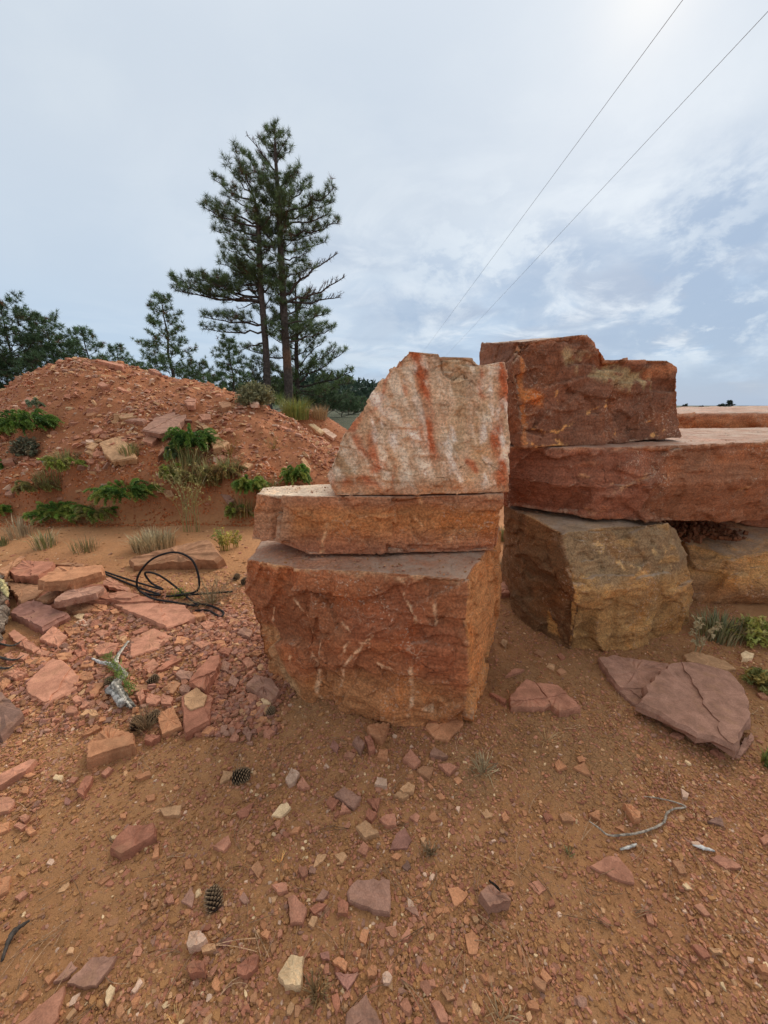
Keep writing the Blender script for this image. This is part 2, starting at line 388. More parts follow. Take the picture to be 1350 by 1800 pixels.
def ground_mat():
    m, n, b = newmat('soil', .95, .15)
    oc = n.n('ShaderNodeTexCoord').outputs['Object']
    pig = n.n('ShaderNodeAttribute', _attribute_name='pig').outputs['Color']
    crk = n.n('ShaderNodeAttribute', _attribute_name='crack').outputs['Fac']
    n1 = n.ramp(n.noise(oc, 2.3, 6, .6, .4), .3, .7)
    n2 = n.ramp(n.noise(oc, 22, 7, .68, .3), .3, .7)
    n3 = n.ramp(n.noise(oc, 210, 4, .7), .3, .7)
    c = n.mix(n.math('MULTIPLY', n1, .5), pig, n.mix(1.0, pig, (.86, .76, .68), 'MULTIPLY'))
    c = n.mix(n.math('MULTIPLY', n2, .5), c, n.mix(1.0, c, (1.4, 1.36, 1.3), 'MULTIPLY'))
    c = n.mix(n.math('MULTIPLY', n3, .45), c, n.mix(1.0, c, (.62, .56, .52), 'MULTIPLY'))
    v1 = n.n('ShaderNodeTexVoronoi', Vector=oc, Scale=120.0, Randomness=1.0)
    gr = n.n('ShaderNodeSeparateColor', Color=v1.outputs['Color']).outputs
    grit = n.math('MULTIPLY', n.ramp(gr[0], .74, .82), n.math('SUBTRACT', 1.0, n.ramp(v1.outputs['Distance'], .25, .5)))
    gc = n.mix(gr[1], (.42, .19, .11), (.52, .33, .2))
    c = n.mix(n.math('MULTIPLY', grit, .6), c, gc)
    wsc = n.vmath('SCALE', n.n('ShaderNodeTexNoise', Vector=oc, Scale=14.0, Detail=4.0).outputs['Color']); wsc.inputs['Scale'].default_value = .05
    wv = n.vmath('ADD', oc, wsc.outputs[0]).outputs[0]
    ce = n.n('ShaderNodeTexVoronoi', _feature='DISTANCE_TO_EDGE', Vector=wv, Scale=24.0)
    ce2 = n.n('ShaderNodeTexVoronoi', _feature='DISTANCE_TO_EDGE', Vector=wv, Scale=52.0)
    cr = n.math('MULTIPLY', n.math('SUBTRACT', 1.0, n.math('MULTIPLY', n.ramp(ce.outputs[0], 0, .045), n.ramp(ce2.outputs[0], 0, .035))), crk)
    b0 = n.n('ShaderNodeBump', Height=n.math('SUBTRACT', 1.0, cr), Strength=.7, Distance=.009)
    b1 = n.n('ShaderNodeBump', Height=n2, Strength=.6, Distance=.012, Normal=b0.outputs[0])
    b2 = n.n('ShaderNodeBump', Height=n.math('ADD', n.noise(oc, 90, 6, .72), n.math('MULTIPLY', grit, .5)), Strength=.8, Distance=.006, Normal=b1.outputs[0])
    c = n.mix(n.math('MULTIPLY', cr, .4), c, n.mix(1.0, c, (.35, .3, .26), 'MULTIPLY'))
    link(n, c, b.inputs['Base Color']); link(n, b2.outputs[0], b.inputs['Normal'])
    return m
M_GROUND = ground_mat()

def attr_mat(name, rough=.7, spec=.3, var=.35, sc=30, bump=0, transl=0.0):
    m, n, b = newmat(name, rough, spec)
    oc = n.n('ShaderNodeTexCoord').outputs['Object']
    pig = n.n('ShaderNodeAttribute', _attribute_name='pig').outputs['Color']
    nn = n.ramp(n.noise(oc, sc, 5, .65), .3, .7)
    c = n.mix(nn, n.mix(1.0, pig, (1 - var,) * 3, 'MULTIPLY'), n.mix(1.0, pig, (1 + var,) * 3, 'MULTIPLY'))
    link(n, c, b.inputs['Base Color'])
    if bump:
        link(n, n.n('ShaderNodeBump', Height=n.noise(oc, sc * 1.7, 6, .7), Strength=.8, Distance=bump).outputs[0], b.inputs['Normal'])
    if transl:
        tr = n.n('ShaderNodeBsdfTranslucent', Color=c)
        mx = n.n('ShaderNodeMixShader', i0=transl, i1=b.outputs[0], i2=tr.outputs[0])
        link(n, mx.outputs[0], n.t.nodes['Material Output'].inputs['Surface'])
    return m
M_LEAF = attr_mat('leaves', .6, .3, .25, 25, 0, .25)
M_NEEDLE = attr_mat('pine_needles', .6, .25, .3, 3, 0, .15)
M_BARK = attr_mat('pine_bark', .95, .15, .4, 9, .03)
M_WOOD = attr_mat('weathered_wood', .95, .1, .6, 55, .008)
M_RUB = attr_mat('black_rubber', .85, .15, .2, 40, .001)
M_CONE = attr_mat('cone_scales', .7, .3, .2, 90, 0)
M_DIRT = attr_mat('loose_dirt', .95, .1, .35, 60, .006)
M_WIRE = attr_mat('wire', .5, .4, .1, 10)

# ------------------------------------------------------------------ ground sheet
def axis(segs):
    out = [segs[0][0]]
    for a, b, s0, s1 in segs:          # spacing goes from s0 to s1 across [a, b]
        x = a
        while x < b - 1e-6:
            t = (x - a) / (b - a); st = s0 * (s1 / s0) ** t; x = min(b, x + st)
            if b - x < st * .4: x = b
            out.append(x)
    return np.array(out)
gx = axis([(-1600, -20, 200, 1.2), (-20, -7, 1.2, .10), (-7, -3.2, .09, .045), (-3.2, 3.0, .032, .032), (3.0, 6, .05, .2), (6, 20, .2, 1.5), (20, 1600, 1.5, 200)])
gy = axis([(-60, -1, 8, .3), (-1, .5, .2, .04), (.5, 3.4, .028, .028), (3.4, 9, .032, .055), (9, 13, .06, .4), (13, 40, .4, 3), (40, 2500, 3, 260)])
GX, GY = np.meshgrid(gx, gy); gxv, gyv = GX.ravel(), GY.ravel()
gz = H(gxv, gyv)
P0 = np.stack([gxv, gyv, gz], 1)
near = (np.abs(gxv) < 8) & (gyv < 12)
gz = gz + np.where(near, .0035 * fbm(P0, 22, 3, 31), 0)
nx, ny = len(gx), len(gy)
idx = np.arange(nx * ny).reshape(ny, nx)
faces = np.stack([idx[:-1, :-1], idx[:-1, 1:], idx[1:, 1:], idx[1:, :-1]], -1).reshape(-1, 4)
def soil_col(x, y, h):
    p = np.stack([x, y, np.zeros_like(x)], 1)
    brown = np.array([.44, .222, .098]); red = np.array([.40, .158, .072]); tan = np.array([.52, .255, .115]); redmix = np.array([.38, .165, .078])
    damp = np.array([.36, .205, .098])
    c = np.tile(brown, (len(x), 1))
    k = sstep(fbm(p, 1.1, 4, 41), -.1, .6)[:, None]; c = c * (1 - .55 * k) + redmix * .55 * k
    t = (sstep(y, 3.3, 3.9) * (1 - sstep(y, 4.7, 5.0)))[:, None] * .85; c = c * (1 - t) + tan * t
    mm = (sstep(y, 4.5, 4.9) * sstep(h, .0, .18))[:, None]; c = c * (1 - mm) + red * mm
    fg = sstep(y, 11.5, 15)[:, None]; c = c * (1 - fg) + np.array([.055, .066, .034]) * fg
    dz = np.zeros(len(x))
    for (px, py, r) in ((960, 1310, .42), (530, 1220, .17), (900, 1200, .3), (830, 1330, .28), (1040, 1330, .3)):
        q = G(px, py); d = np.hypot(x - q[0], y - q[1]) + .12 * fbm(p, 4, 3, 43)
        dz = np.maximum(dz, .85 * (1 - sstep(d, r * .3, r * .95)))
    for (px, py, r) in ((1120, 1190, .7), (640, 1230, .45)):
        q = G(px, py); d = np.hypot(x - q[0], y - q[1]) + .2 * fbm(p, 3, 3, 44)
        dz = np.maximum(dz, .55 * (1 - sstep(d, r * .4, r * 1.1)))
    c = c * (1 - .8 * dz[:, None]) + damp * .8 * dz[:, None]
    return c, dz
gc, crack = soil_col(gxv, gyv, gz)
P0[:, 2] = gz
g = mesh_obj('ground', P0, faces, M_GROUND, smooth=True, cols=gc); tag(g, kind='structure')
at = g.data.attributes.new('crack', 'FLOAT', 'POINT'); at.data.foreach_set('value', crack.astype(np.float32))

# distant wooded hill
hx = np.linspace(-190, 60, 120); hy = np.linspace(150, 330, 50)
HX, HY = np.meshgrid(hx, hy); a, b_ = HX.ravel(), HY.ravel()
def hill_h(x, y):
    p = np.stack([x, y, 0 * x], 1)
    return (14.0 * np.exp(-((x + 45) / 62.) ** 2) + 1.1 * fbm(p, .03, 3, 2)) * np.exp(-((y - 235) / 42.) ** 2) - .5
hz = hill_h(a, b_); idx = np.arange(len(a)).reshape(50, 120)
f_ = np.stack([idx[:-1, :-1], idx[:-1, 1:], idx[1:, 1:], idx[1:, :-1]], -1).reshape(-1, 4)
o = mesh_obj('hills', np.stack([a, b_, hz], 1), f_, M_GROUND, smooth=True, cols=np.tile([.07, .10, .05], (len(a), 1))); tag(o, kind='structure')
at = o.data.attributes.new('crack', 'FLOAT', 'POINT')

def unit(v): v = np.asarray(v, float); return v / (np.linalg.norm(v) + 1e-9)
# ------------------------------------------------------------------ sculpted rocks
PN = None; PNN = None               # face normal on which scars and cracks are laid
def polydist(p, line, warp=0.0, wsc=6, seed=0):
    line = np.asarray(line, float); best = np.full(len(p), 9e9)
    if PN is not None:
        off_ = ((p - line.mean(0)) @ PN); p = p - (off_ - np.clip(off_, -.004, .004))[:, None] * PN; line = line - ((line - line.mean(0)) @ PN)[:, None] * PN
        away = (PNN @ PN < .3) | (np.abs(off_) > .28)
    else: away = None
    r_ = _pd(p, line, warp, wsc, seed)
    return r_ if away is None else np.where(away, 9e9, r_)
def _pd(p, line, warp, wsc, seed):
    best = np.full(len(p), 9e9)
    if warp: p = p + warp * np.stack([fbm(p, wsc, 3, seed + 1), fbm(p, wsc, 3, seed + 2), fbm(p, wsc, 3, seed + 3)], 1)
    if len(line) == 1: return np.linalg.norm(p - line[0], axis=1)
    for a, b in zip(line[:-1], line[1:]):
        ab = b - a; t = np.clip(((p - a) @ ab) / (ab @ ab + 1e-12), 0, 1)
        best = np.minimum(best, np.linalg.norm(p - (a + t[:, None] * ab), axis=1))
    return best
dgraph = None
def remeshed(verts, faces, voxel):
    me = bpy.data.meshes.new('cage'); me.from_pydata([tuple(v) for v in verts], [], faces)
    bm = bmesh.new(); bm.from_mesh(me); bmesh.ops.recalc_face_normals(bm, faces=bm.faces); bmesh.ops.triangulate(bm, faces=bm.faces); bm.to_mesh(me); bm.free()
    o = bpy.data.objects.new('cage', me); C.objects.link(o)
    md = o.modifiers.new('r', 'REMESH'); md.mode = 'VOXEL'; md.voxel_size = voxel; md.adaptivity = 0
    dg = bpy.context.evaluated_depsgraph_get(); ev = o.evaluated_get(dg); m2 = ev.to_mesh()
    n = len(m2.vertices); co = np.zeros(n * 3); m2.vertices.foreach_get('co', co); co = co.reshape(-1, 3)
    nn = np.zeros(n * 3, np.float32); m2.vertex_normals.foreach_get('vector', nn); nn = nn.reshape(-1, 3).astype(float)
    nl = len(m2.loops); li = np.zeros(nl, np.int32); m2.loops.foreach_get('vertex_index', li)
    nf = len(m2.polygons); lt = np.zeros(nf, np.int32); m2.polygons.foreach_get('loop_total', lt); ls = np.zeros(nf, np.int32); m2.polygons.foreach_get('loop_start', ls)
    if (lt == 4).all(): fa = li.reshape(-1, 4)
    else:
        fa = np.array([[li[s], li[s + 1], li[s + 2], li[s + 3] if t == 4 else li[s + 2]] for s, t in zip(ls, lt)])
    ev.to_mesh_clear(); bpy.data.objects.remove(o); bpy.data.meshes.remove(me)
    return co, nn, fa
def vnormals(v, f):
    n = np.cross(v[f[:, 2]] - v[f[:, 0]], v[f[:, 3]] - v[f[:, 1]]); out = np.zeros_like(v)
    for k in range(4): np.add.at(out, f[:, k], n)
    return out / (np.linalg.norm(out, axis=1)[:, None] + 1e-12)

def rock(name, verts, faces, voxel, label, cat, group, base, relief=None, paint=None, seed=1, a1=.03, a2=.012, a3=.004, s1=3.2, s2=9, flat=.85, mat=None, edge=.012, pn=None):
    global PN, PNN
    v, n, f = remeshed(verts, faces, voxel)
    if pn is not None: PN = unit(pn) * (1 if pn[1] < 0 else -1); PNN = n
    amp = 1 - flat * sstep(np.abs(n[:, 2]), .75, .97)
    # chipped edges: wherever the smoothed normal leaves the face normal
    fa, fe, fr = facet(v * np.array([1, 1, 1.1]), s1, seed)
    fb, fe2, fr2 = facet(v * np.array([1, 1, 1.15]), s2, seed + 9)
    d = a1 * fa + a2 * fb + a3 * .6 * fbm(v, 40, 3, seed + 20) + .1 * a1 * fbm(v, 5, 3, seed + 21)
    v2 = v + n * ((d - .2 * a1) * amp)[:, None]
    warp = np.stack([fbm(v, 9, 4, seed + 31), fbm(v, 9, 4, seed + 32), fbm(v, 9, 4, seed + 33)], 1)
    v2 = v2 + warp * edge * .42 * (.35 + .65 * amp)[:, None] * np.array([1, 1, .6])
    if relief is not None: v2 = v2 + n * (relief(v) * amp)[:, None]
    n2 = vnormals(v2, f)
    c = np.tile(np.asarray(base, float), (len(v), 1))
    k = (fr - .5)[:, None]; c = c * (1 + .28 * k); k = (fr2 - .5)[:, None]; c = c * (1 + .16 * k)
    if paint is not None: c = paint(v, n, c)
    PN = None
    lo = v2.min(0); hi = v2.max(0); loc = np.array([(lo[0] + hi[0]) / 2, (lo[1] + hi[1]) / 2, lo[2]])
    c = c * np.array([1, 1, 1.0])
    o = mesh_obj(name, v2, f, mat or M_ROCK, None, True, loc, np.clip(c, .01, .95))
    return tag(o, label, cat, group)
def blend(c, k, col, s=1.0):
    k = (np.clip(k, 0, 1) * s)[:, None]; return c * (1 - k) + np.asarray(col) * k
BOX = lambda n: [list(range(n))[::-1], list(range(n, 2 * n))] + [[i, (i + 1) % n, n + (i + 1) % n, n + i] for i in range(n)]
STK1 = 'quarried blocks in the left stack'; STK2 = 'quarried blocks in the right stack'

# --- big bottom block
zt = .775
b_bot = [np.array([*G(820, 1280)[:2], -.05]), [.50, 1.62, -.05], [.71, 2.05, -.05], [.62, 2.2, -.05], [-.5, 2.5, -.05], [-.66, 2.05, -.05], [*G(470, 1180)[:2], -.05], [*G(535, 1228)[:2], -.05], [*G(700, 1272)[:2], -.05]]
b_mid = [V(821, 1150, 1.39), V(852, 1085, 1.7), V(881, 1030, 2.1), [.6, 2.4, .4], [-.55, 2.5, .4], [-.70, 2.1, .4], V(436, 1062, 1.82), V(535, 1100, 1.56), V(690, 1150, 1.43)]
b_top = [G(822, 1019, zt), G(852, 968, zt), G(880, 924, zt), [.55, 2.42, zt], [-.6, 2.4, zt], [-.72, 2.05, zt - .02], G(437, 985, zt - .045), G(520, 1000, zt - .008), G(660, 1006, zt)]
n9 = 9
vv = [*b_bot, *b_mid, *b_top]
ff = [list(range(n9))[::-1], list(range(2 * n9, 3 * n9))]
for L in (0, n9): ff += [[L + i, L + (i + 1) % n9, L + n9 + (i + 1) % n9, L + n9 + i] for i in range(n9)]
fp = np.array(b_mid[6], float); fq = np.array(b_mid[0], float)
fn = np.cross(fq - fp, np.array([0, 0, 1.])); fn /= np.linalg.norm(fn)
F1 = lambda *pts: [onplane(x, y, np.array(b_mid[8], float), fn) for x, y in pts]
def step_relief(v, line, depth, reach, seed, below=True, up=np.array([0, 0, 1.])):
    """a scarp: the stone on one side of the line is broken away"""
    d = polydist(v, line, .012, 9, seed)
    line = np.asarray(line); t = np.argmin(np.linalg.norm(v[:, None] - line[None], axis=2), axis=1)
    s = (v - line[t]) @ up * (-1 if below else 1) + .015 * fbm(v, 8, 3, seed + 7)
    return -depth * sstep(s, -.004, .006) * (1 - sstep(d, reach * .3, reach))
def relief1(v):
    r = np.zeros(len(v))
    right = np.array([.94, -.33, 0])
    r += step_relief(v, F1((742, 1112), (757, 1100), (820, 1112)), .022, .12, 3, True)
    r += step_relief(v, F1((565, 1180), (620, 1182), (640, 1190), (690, 1185)), .03, .17, 5, True)
    r += step_relief(v, F1((520, 1020), (548, 1060), (562, 1110), (565, 1180), (580, 1235)), .028, .13, 8, True, right)
    r += step_relief(v, F1((735, 1030), (745, 1060), (760, 1085)), .02, .1, 11, False, right)
    r += step_relief(v, F1((562, 1118), (600, 1145), (615, 1175)), .014, .09, 14, True)
    r += step_relief(v, F1((480, 1045), (495, 1010)), .014, .07, 15, False, right)
    r += step_relief(v, F1((750, 1285), (765, 1262), (790, 1252), (818, 1252)), .03, .06, 17, True)
    r -= .02 * (1 - sstep(polydist(v, F1((455, 1130), (480, 1200)), .02, 8, 2), .03, .11))
    for k, ln in enumerate([((640, 1118), (662, 1105)), ((760, 1200), (790, 1165)), ((700, 1215), (650, 1212)), ((470, 1060), (478, 1100))]):
        r -= .007 * (1 - sstep(polydist(v, F1(*ln), .008, 12, k), .002, .008))
    return r
def paint1(v, n, c):
    nz = fbm(v * np.array([1, 1, 1.6]), 3.2, 4, 77)
    c = blend(c, sstep(nz, .05, .7), (.30, .135, .075), .6)
    low = sstep(-v[:, 2] + .12 * fbm(v, 4, 3, 3), -.30, -.12); c = blend(c, low, (.40, .21, .10), .65)
    rt = sstep(v @ np.array([.90, -.42, 0]) * 1.0, .03, .12) * 0
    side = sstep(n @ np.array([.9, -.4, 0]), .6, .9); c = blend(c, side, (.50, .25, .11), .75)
    c = blend(c, 1 - sstep(polydist(v, F1((455, 1140), (470, 1185), (500, 1215)), .03, 6, 5), .04, .1), (.43, .27, .16), .9)
    c = blend(c, 1 - sstep(polydist(v, F1((640, 1100), (690, 1075), (740, 1150), (780, 1160)), .05, 5, 6), .05, .16), (.26, .095, .055), .6)
    edge = 1 - sstep(polydist(v, [G(437, 990, zt - .04), G(520, 1004, zt), G(660, 1010, zt), G(822, 1023, zt)], .02, 12, 9), .004, .035)
    c = blend(c, edge * sstep(fbm(v, 20, 3, 4), -.4, .1), (.52, .36, .25), .8)
    for k, (ln, wd) in enumerate([(((500, 1050), (520, 1070), (535, 1090), (542, 1120)), .006), (((610, 1172), (630, 1145), (655, 1120)), .009), (((717, 1175), (718, 1215), (718, 1270)), .009),
                            (((755, 1082), (757, 1110)), .011), (((548, 1150), (553, 1200), (560, 1235)), .010), (((594, 1185), (596, 1210)), .010), (((455, 985), (475, 1010)), .006), (((468, 1075), (460, 1110)), .005),
                            (((790, 1128), (812, 1148)), .005), (((700, 1060), (716, 1085)), .005), (((560, 1130), (566, 1160)), .006), (((690, 1030), (700, 1045), (715, 1050)), .005), (((600, 1100), (618, 1112)), .006), (((632, 1128), (650, 1135)), .005), (((770, 1150), (772, 1175)), .004), (((660, 1170), (690, 1180)), .005), (((720, 1095), (724, 1112)), .006), (((510, 1150), (508, 1178)), .008), (((735, 1262), (752, 1272)), .018), (((615, 1130), (600, 1150)), .006)]):
        d = polydist(v, F1(*ln), .012, 16, 60 + k); m = (1 - sstep(d, wd * .45, wd * .75 + .005)) * sstep(fbm(v, 38, 3, k), -1.0, -.2)
        c = blend(c, m, (.66, .48, .36), .95)
    return c
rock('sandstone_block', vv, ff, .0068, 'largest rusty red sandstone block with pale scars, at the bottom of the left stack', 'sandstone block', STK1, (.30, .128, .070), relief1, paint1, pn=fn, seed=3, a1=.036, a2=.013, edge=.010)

# --- middle slab of the left stack
sy = 1.74
zb_ = .765
topf = [V(451, 868, 1.80), V(486, 873, 1.76), V(500, 869, 1.73), V(690, 874, 1.70), V(700, 873, 1.72), V(880, 868, 1.74)]
botf = [V(440, 948, 1.82), V(484, 952, 1.78), V(484, 950, 1.72), V(545, 976, 1.69), V(660, 974, 1.70), V(705, 966, 1.74), V(868, 968, 1.76)]
for q in (*topf,): q[2] = min(q[2], 1.083)
top_o = [topf[0], topf[1], topf[2], topf[3], topf[4], topf[5], np.array([.72, 2.18, 1.075]), np.array([-.1, 2.15, 1.08]), G(575, 857, 1.083) * 1.0, G(462, 857, 1.083)]
bot_o = [botf[0], botf[1], botf[2], botf[3], botf[4], botf[6], np.array([.70, 2.18, zb_]), np.array([-.1, 2.15, zb_]), np.array([-.3, 2.05, zb_]), np.array([-.66, 2.0, .83])]
top_o[8] = np.array([-.28, 2.02, 1.083])
vv = [*bot_o, *top_o]
def relief2(v):
    r = step_relief(v, [V(690, 870, 1.71), V(697, 900, 1.71), V(690, 940, 1.71), V(676, 975, 1.71)], .03, .16, 4, True, np.array([-1., 0, 0]))
    r -= .035 * (1 - sstep(polydist(v, [V(485, 870, 1.75), V(483, 950, 1.76)], .006, 10, 3), .006, .035))
    r += step_relief(v, [V(560, 972, 1.7), V(570, 925, 1.7), V(590, 880, 1.7)], .010, .1, 9, True, np.array([1., 0, 0]))
    r += step_relief(v, [V(700, 972, 1.7), V(740, 960, 1.7), V(800, 968, 1.7), V(860, 966, 1.7)], .02, .05, 12, True)
    return r
def paint2(v, n, c):
    z = v[:, 2] + .02 * fbm(v, 3, 3, 8)
    c = blend(c, sstep(z, .86, .95) * (1 - sstep(z, .99, 1.06)), (.42, .205, .085), .65)
    c = blend(c, 1 - sstep(z, .80, .89), (.33, .155, .11), .75)
    c = blend(c, sstep(z, 1.02, 1.07), (.36, .20, .145), .5)
    c = blend(c, sstep(-v[:, 0] + .03 * fbm(v, 6, 3, 2), .42, .48), (.40, .26, .20), .6)
    c = blend(c, sstep(n[:, 2], .7, .95) * sstep(-v[:, 0], .2, .3), (.75, .68, .62), 1)
    for k, ln in enumerate([((735, 873), (742, 910)), ((860, 880), (800, 935), (790, 960)), ((568, 975), (572, 920)), ((760, 905), (770, 935)), ((720, 905), (745, 925))]):
        d = polydist(v, [V(x, y, 1.71) for x, y in ln], .018, 14, 80 + k); m = (1 - sstep(d, .004, .013)) * sstep(fbm(v, 40, 2, k), -.5, .1)
        c = blend(c, m, (.68, .46, .30), .7)
    return c
rock('sandstone_slab', vv, BOX(10), .0068, 'banded orange and purple sandstone slab sandwiched in the middle of the left stack', 'sandstone slab', STK1, (.36, .175, .10), relief2, paint2, pn=(0, -1, 0), seed=12, a1=.016, a2=.007, s1=4.5, edge=.007)

# --- leaning top rock, a rough trapezoid
def P3(px, py, off=0.0):               # its face leans back
    q = np.array([0, 1.715, 1.085]); nn_ = np.array([.05, -1, .20]); nn_ /= np.linalg.norm(nn_)
    return onplane(px, py, q, nn_) + np.array([0, off, 0])
outl = [(587, 872), (571, 838), (604, 760), (650, 700), (700, 632), (718, 617), (772, 621), (779, 626), (832, 628), (846, 641), (887, 636), (893, 665), (895, 866), (740, 870)]
back_px = [(588, 872), (569, 832), (601, 752), (645, 690), (700, 628), (722, 619), (772, 623), (779, 628), (832, 630), (846, 643), (884, 640), (890, 667), (893, 866), (740, 870)]
fr_ = [P3(*q) for q in outl]; bk_ = [P3(*q) + (P3(*q) - CAM) * 0 + np.array([.04 if q[0] < 720 else .02, .36, 0]) for q in outl]
vv = fr_ + bk_
ffc = [list(range(14))[::-1], list(range(14, 28))] + [[i, (i + 1) % 14, 14 + (i + 1) % 14, 14 + i] for i in range(14)]
A3 = lambda *p: [P3(x, y) for x, y in p]
def relief3(v):
    front = sstep(PNN @ PN, .75, .95)
    r = step_relief(v, A3((774, 622), (783, 655), (800, 668), (830, 640)), .02, .06, 2, False)
    r -= .02 * (1 - sstep(polydist(v, A3((775, 622), (781, 655), (798, 668), (815, 655)), .003, 18, 2), .001, .006))
    r += step_relief(v, A3((715, 752), (725, 775), (750, 800)), .016, .07, 5, True)
    r += step_relief(v, A3((600, 845), (650, 838), (690, 845)), .014, .05, 6, True)
    r += step_relief(v, A3((770, 855), (790, 845), (805, 860)), .014, .03, 6, True)
    u = v + .02 * np.stack([fbm(v, 9, 3, 1)] * 3, 1)
    r += front * .006 * vn(np.stack([u[:, 0] * 26 + u[:, 2] * 9, u[:, 1] * 4, u[:, 2] * 5], 1), 5)
    r += front * .004 * vn(np.stack([u[:, 0] * 60 + u[:, 2] * 25, u[:, 1] * 4, u[:, 2] * 16], 1), 6)
    return r
def paint3(v, n, c):
    dg = np.stack([v[:, 0] * .94 + v[:, 2] * .34, v[:, 1], (v[:, 2] * .94 - v[:, 0] * .34)], 1)
    wv = .03 * fbm(v * np.array([1, 1, .4]), 6, 4, 3)
    red = [(((738, 620), (742, 700), (755, 770), (765, 800)), .045, 1.0), (((878, 640), (885, 700), (880, 760), (888, 860)), .038, 1.0), (((650, 765), (665, 820)), .04, .8), (((625, 775), (655, 790)), .035, .8), (((845, 640), (850, 690)), .03, .75),
           (((600, 850), (690, 855)), .028, .8), (((700, 820), (692, 865)), .018, .8), (((828, 815), (835, 830)), .028, .8), (((585, 830), (580, 870)), .02, .9), (((705, 690), (712, 700)), .025, .6), (((610, 760), (660, 700), (700, 640)), .018, .75)]
    for k, (ln, wd, s) in enumerate(red):
        d = polydist(v, A3(*ln), .035, 7, 20 + k) + wv * .3; c = blend(c, (1 - sstep(d, wd * .35, wd * 1.25)) * sstep(fbm(dg * np.array([1, 1, .25]), 20, 3, 60 + k), -1.1, -.15), (.43, .135, .065), s)
    for k, (ln, wd) in enumerate([(((800, 670), (810, 780)), .05), (((850, 720), (845, 800)), .05), (((600, 800), (625, 840)), .035), (((790, 640), (830, 640)), .035)]):
        d = polydist(v, A3(*ln), .03, 7, 40 + k); c = blend(c, 1 - sstep(d, wd * .5, wd * 1.2), (.44, .34, .22), .4)
    wh = [((652, 705), (665, 770), (690, 835)), ((770, 690), (785, 760), (800, 860)), ((715, 750), (745, 800), (760, 865)), ((850, 690), (858, 780), (850, 850)), ((690, 745), (700, 800), (720, 860)), ((885, 700), (876, 800)), ((800, 760), (815, 860)), ((720, 640), (715, 680)), ((735, 700), (745, 740)), ((665, 700), (690, 760)), ((780, 780), (790, 865)), ((860, 660), (868, 720))]
    for k, ln in enumerate(wh):
        d = polydist(v, A3(*ln), .03, 10, 90 + k); spk = sstep(fbm(dg * np.array([1, 1, .45]), 30, 3, 7 + k), -.15, .45)
        c = blend(c, (1 - sstep(d, .008, .036)) * spk, (.80, .80, .86), .95)
    spk = sstep(fbm(dg * np.array([1, 1, .28]), 24, 4, 300), .2, .6); c = blend(c, spk, (.72, .66, .62), .7)
    st_ = sstep(fbm(dg * np.array([1, 1, .14]), 20, 3, 310), .15, .6); c = blend(c, st_, (.40, .24, .14), .3)
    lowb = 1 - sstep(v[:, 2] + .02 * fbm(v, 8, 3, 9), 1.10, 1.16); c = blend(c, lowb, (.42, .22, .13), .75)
    return c
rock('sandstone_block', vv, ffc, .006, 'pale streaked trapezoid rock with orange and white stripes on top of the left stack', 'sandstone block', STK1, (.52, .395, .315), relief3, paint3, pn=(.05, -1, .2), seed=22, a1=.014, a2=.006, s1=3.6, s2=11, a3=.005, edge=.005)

# --- right stack: bottom block
zt4 = .775
def ring4(z, pts, ins=0): return [np.array([x, y, z]) for x, y in pts]
v4 = [*[np.array([*G(px, py)[:2], -.04]) for px, py in ((1003, 1143), (1110, 1142), (1190, 1118), (1212, 1092))], np.array([2.1, 3.2, -.04]), np.array([1.1, 3.2, -.04]), np.array([*G(905, 1078)[:2], -.04]), np.array([*G(925, 1100)[:2], -.04]),
      V(1012, 1040, 1.97), V(1115, 1035, 2.05), V(1195, 1030, 2.15), V(1222, 1030, 2.28), np.array([2.1, 3.2, .4]), np.array([1.1, 3.2, .4]), V(893, 975, 2.62), V(940, 1020, 2.3),
      V(985, 938, 2.20), V(1090, 926, 2.24), V(1175, 918, 2.28), V(1188, 930, 2.4), np.array([2.0, 3.2, zt4]), np.array([1.1, 3.2, zt4]), G(886, 889, zt4), G(925, 905, zt4 + .0)]
f4 = [list(range(8))[::-1], list(range(16, 24))]
for L in (0, 8): f4 += [[L + i, L + (i + 1) % 8, L + 8 + (i + 1) % 8, L + 8 + i] for i in range(8)]
q4 = np.array(v4[9]); n4 = np.array([.25, -1, .15]); n4 /= np.linalg.norm(n4)
A4 = lambda *p: [onplane(x, y, q4, n4) for x, y in p]
def relief4(v):
    r = step_relief(v, A4((1015, 1032), (1060, 1018), (1100, 1015), (1150, 1015), (1220, 1035)), .022, .2, 3, False)
    r += step_relief(v, A4((1106, 990), (1105, 1030), (1092, 1080), (1095, 1130)), .016, .09, 6, True, np.array([1., 0, 0]))
    u = v + .015 * np.stack([fbm(v, 6, 3, 1)] * 3, 1)
    r += .0035 * vn(np.stack([u[:, 0] * 3, u[:, 1] * 3, u[:, 2] * 38], 1), 5) * (1 - sstep(v[:, 2], .38, .5))
    r += step_relief(v, A4((1010, 1120), (1040, 1125), (1055, 1140)), .02, .05, 9, True)
    return r
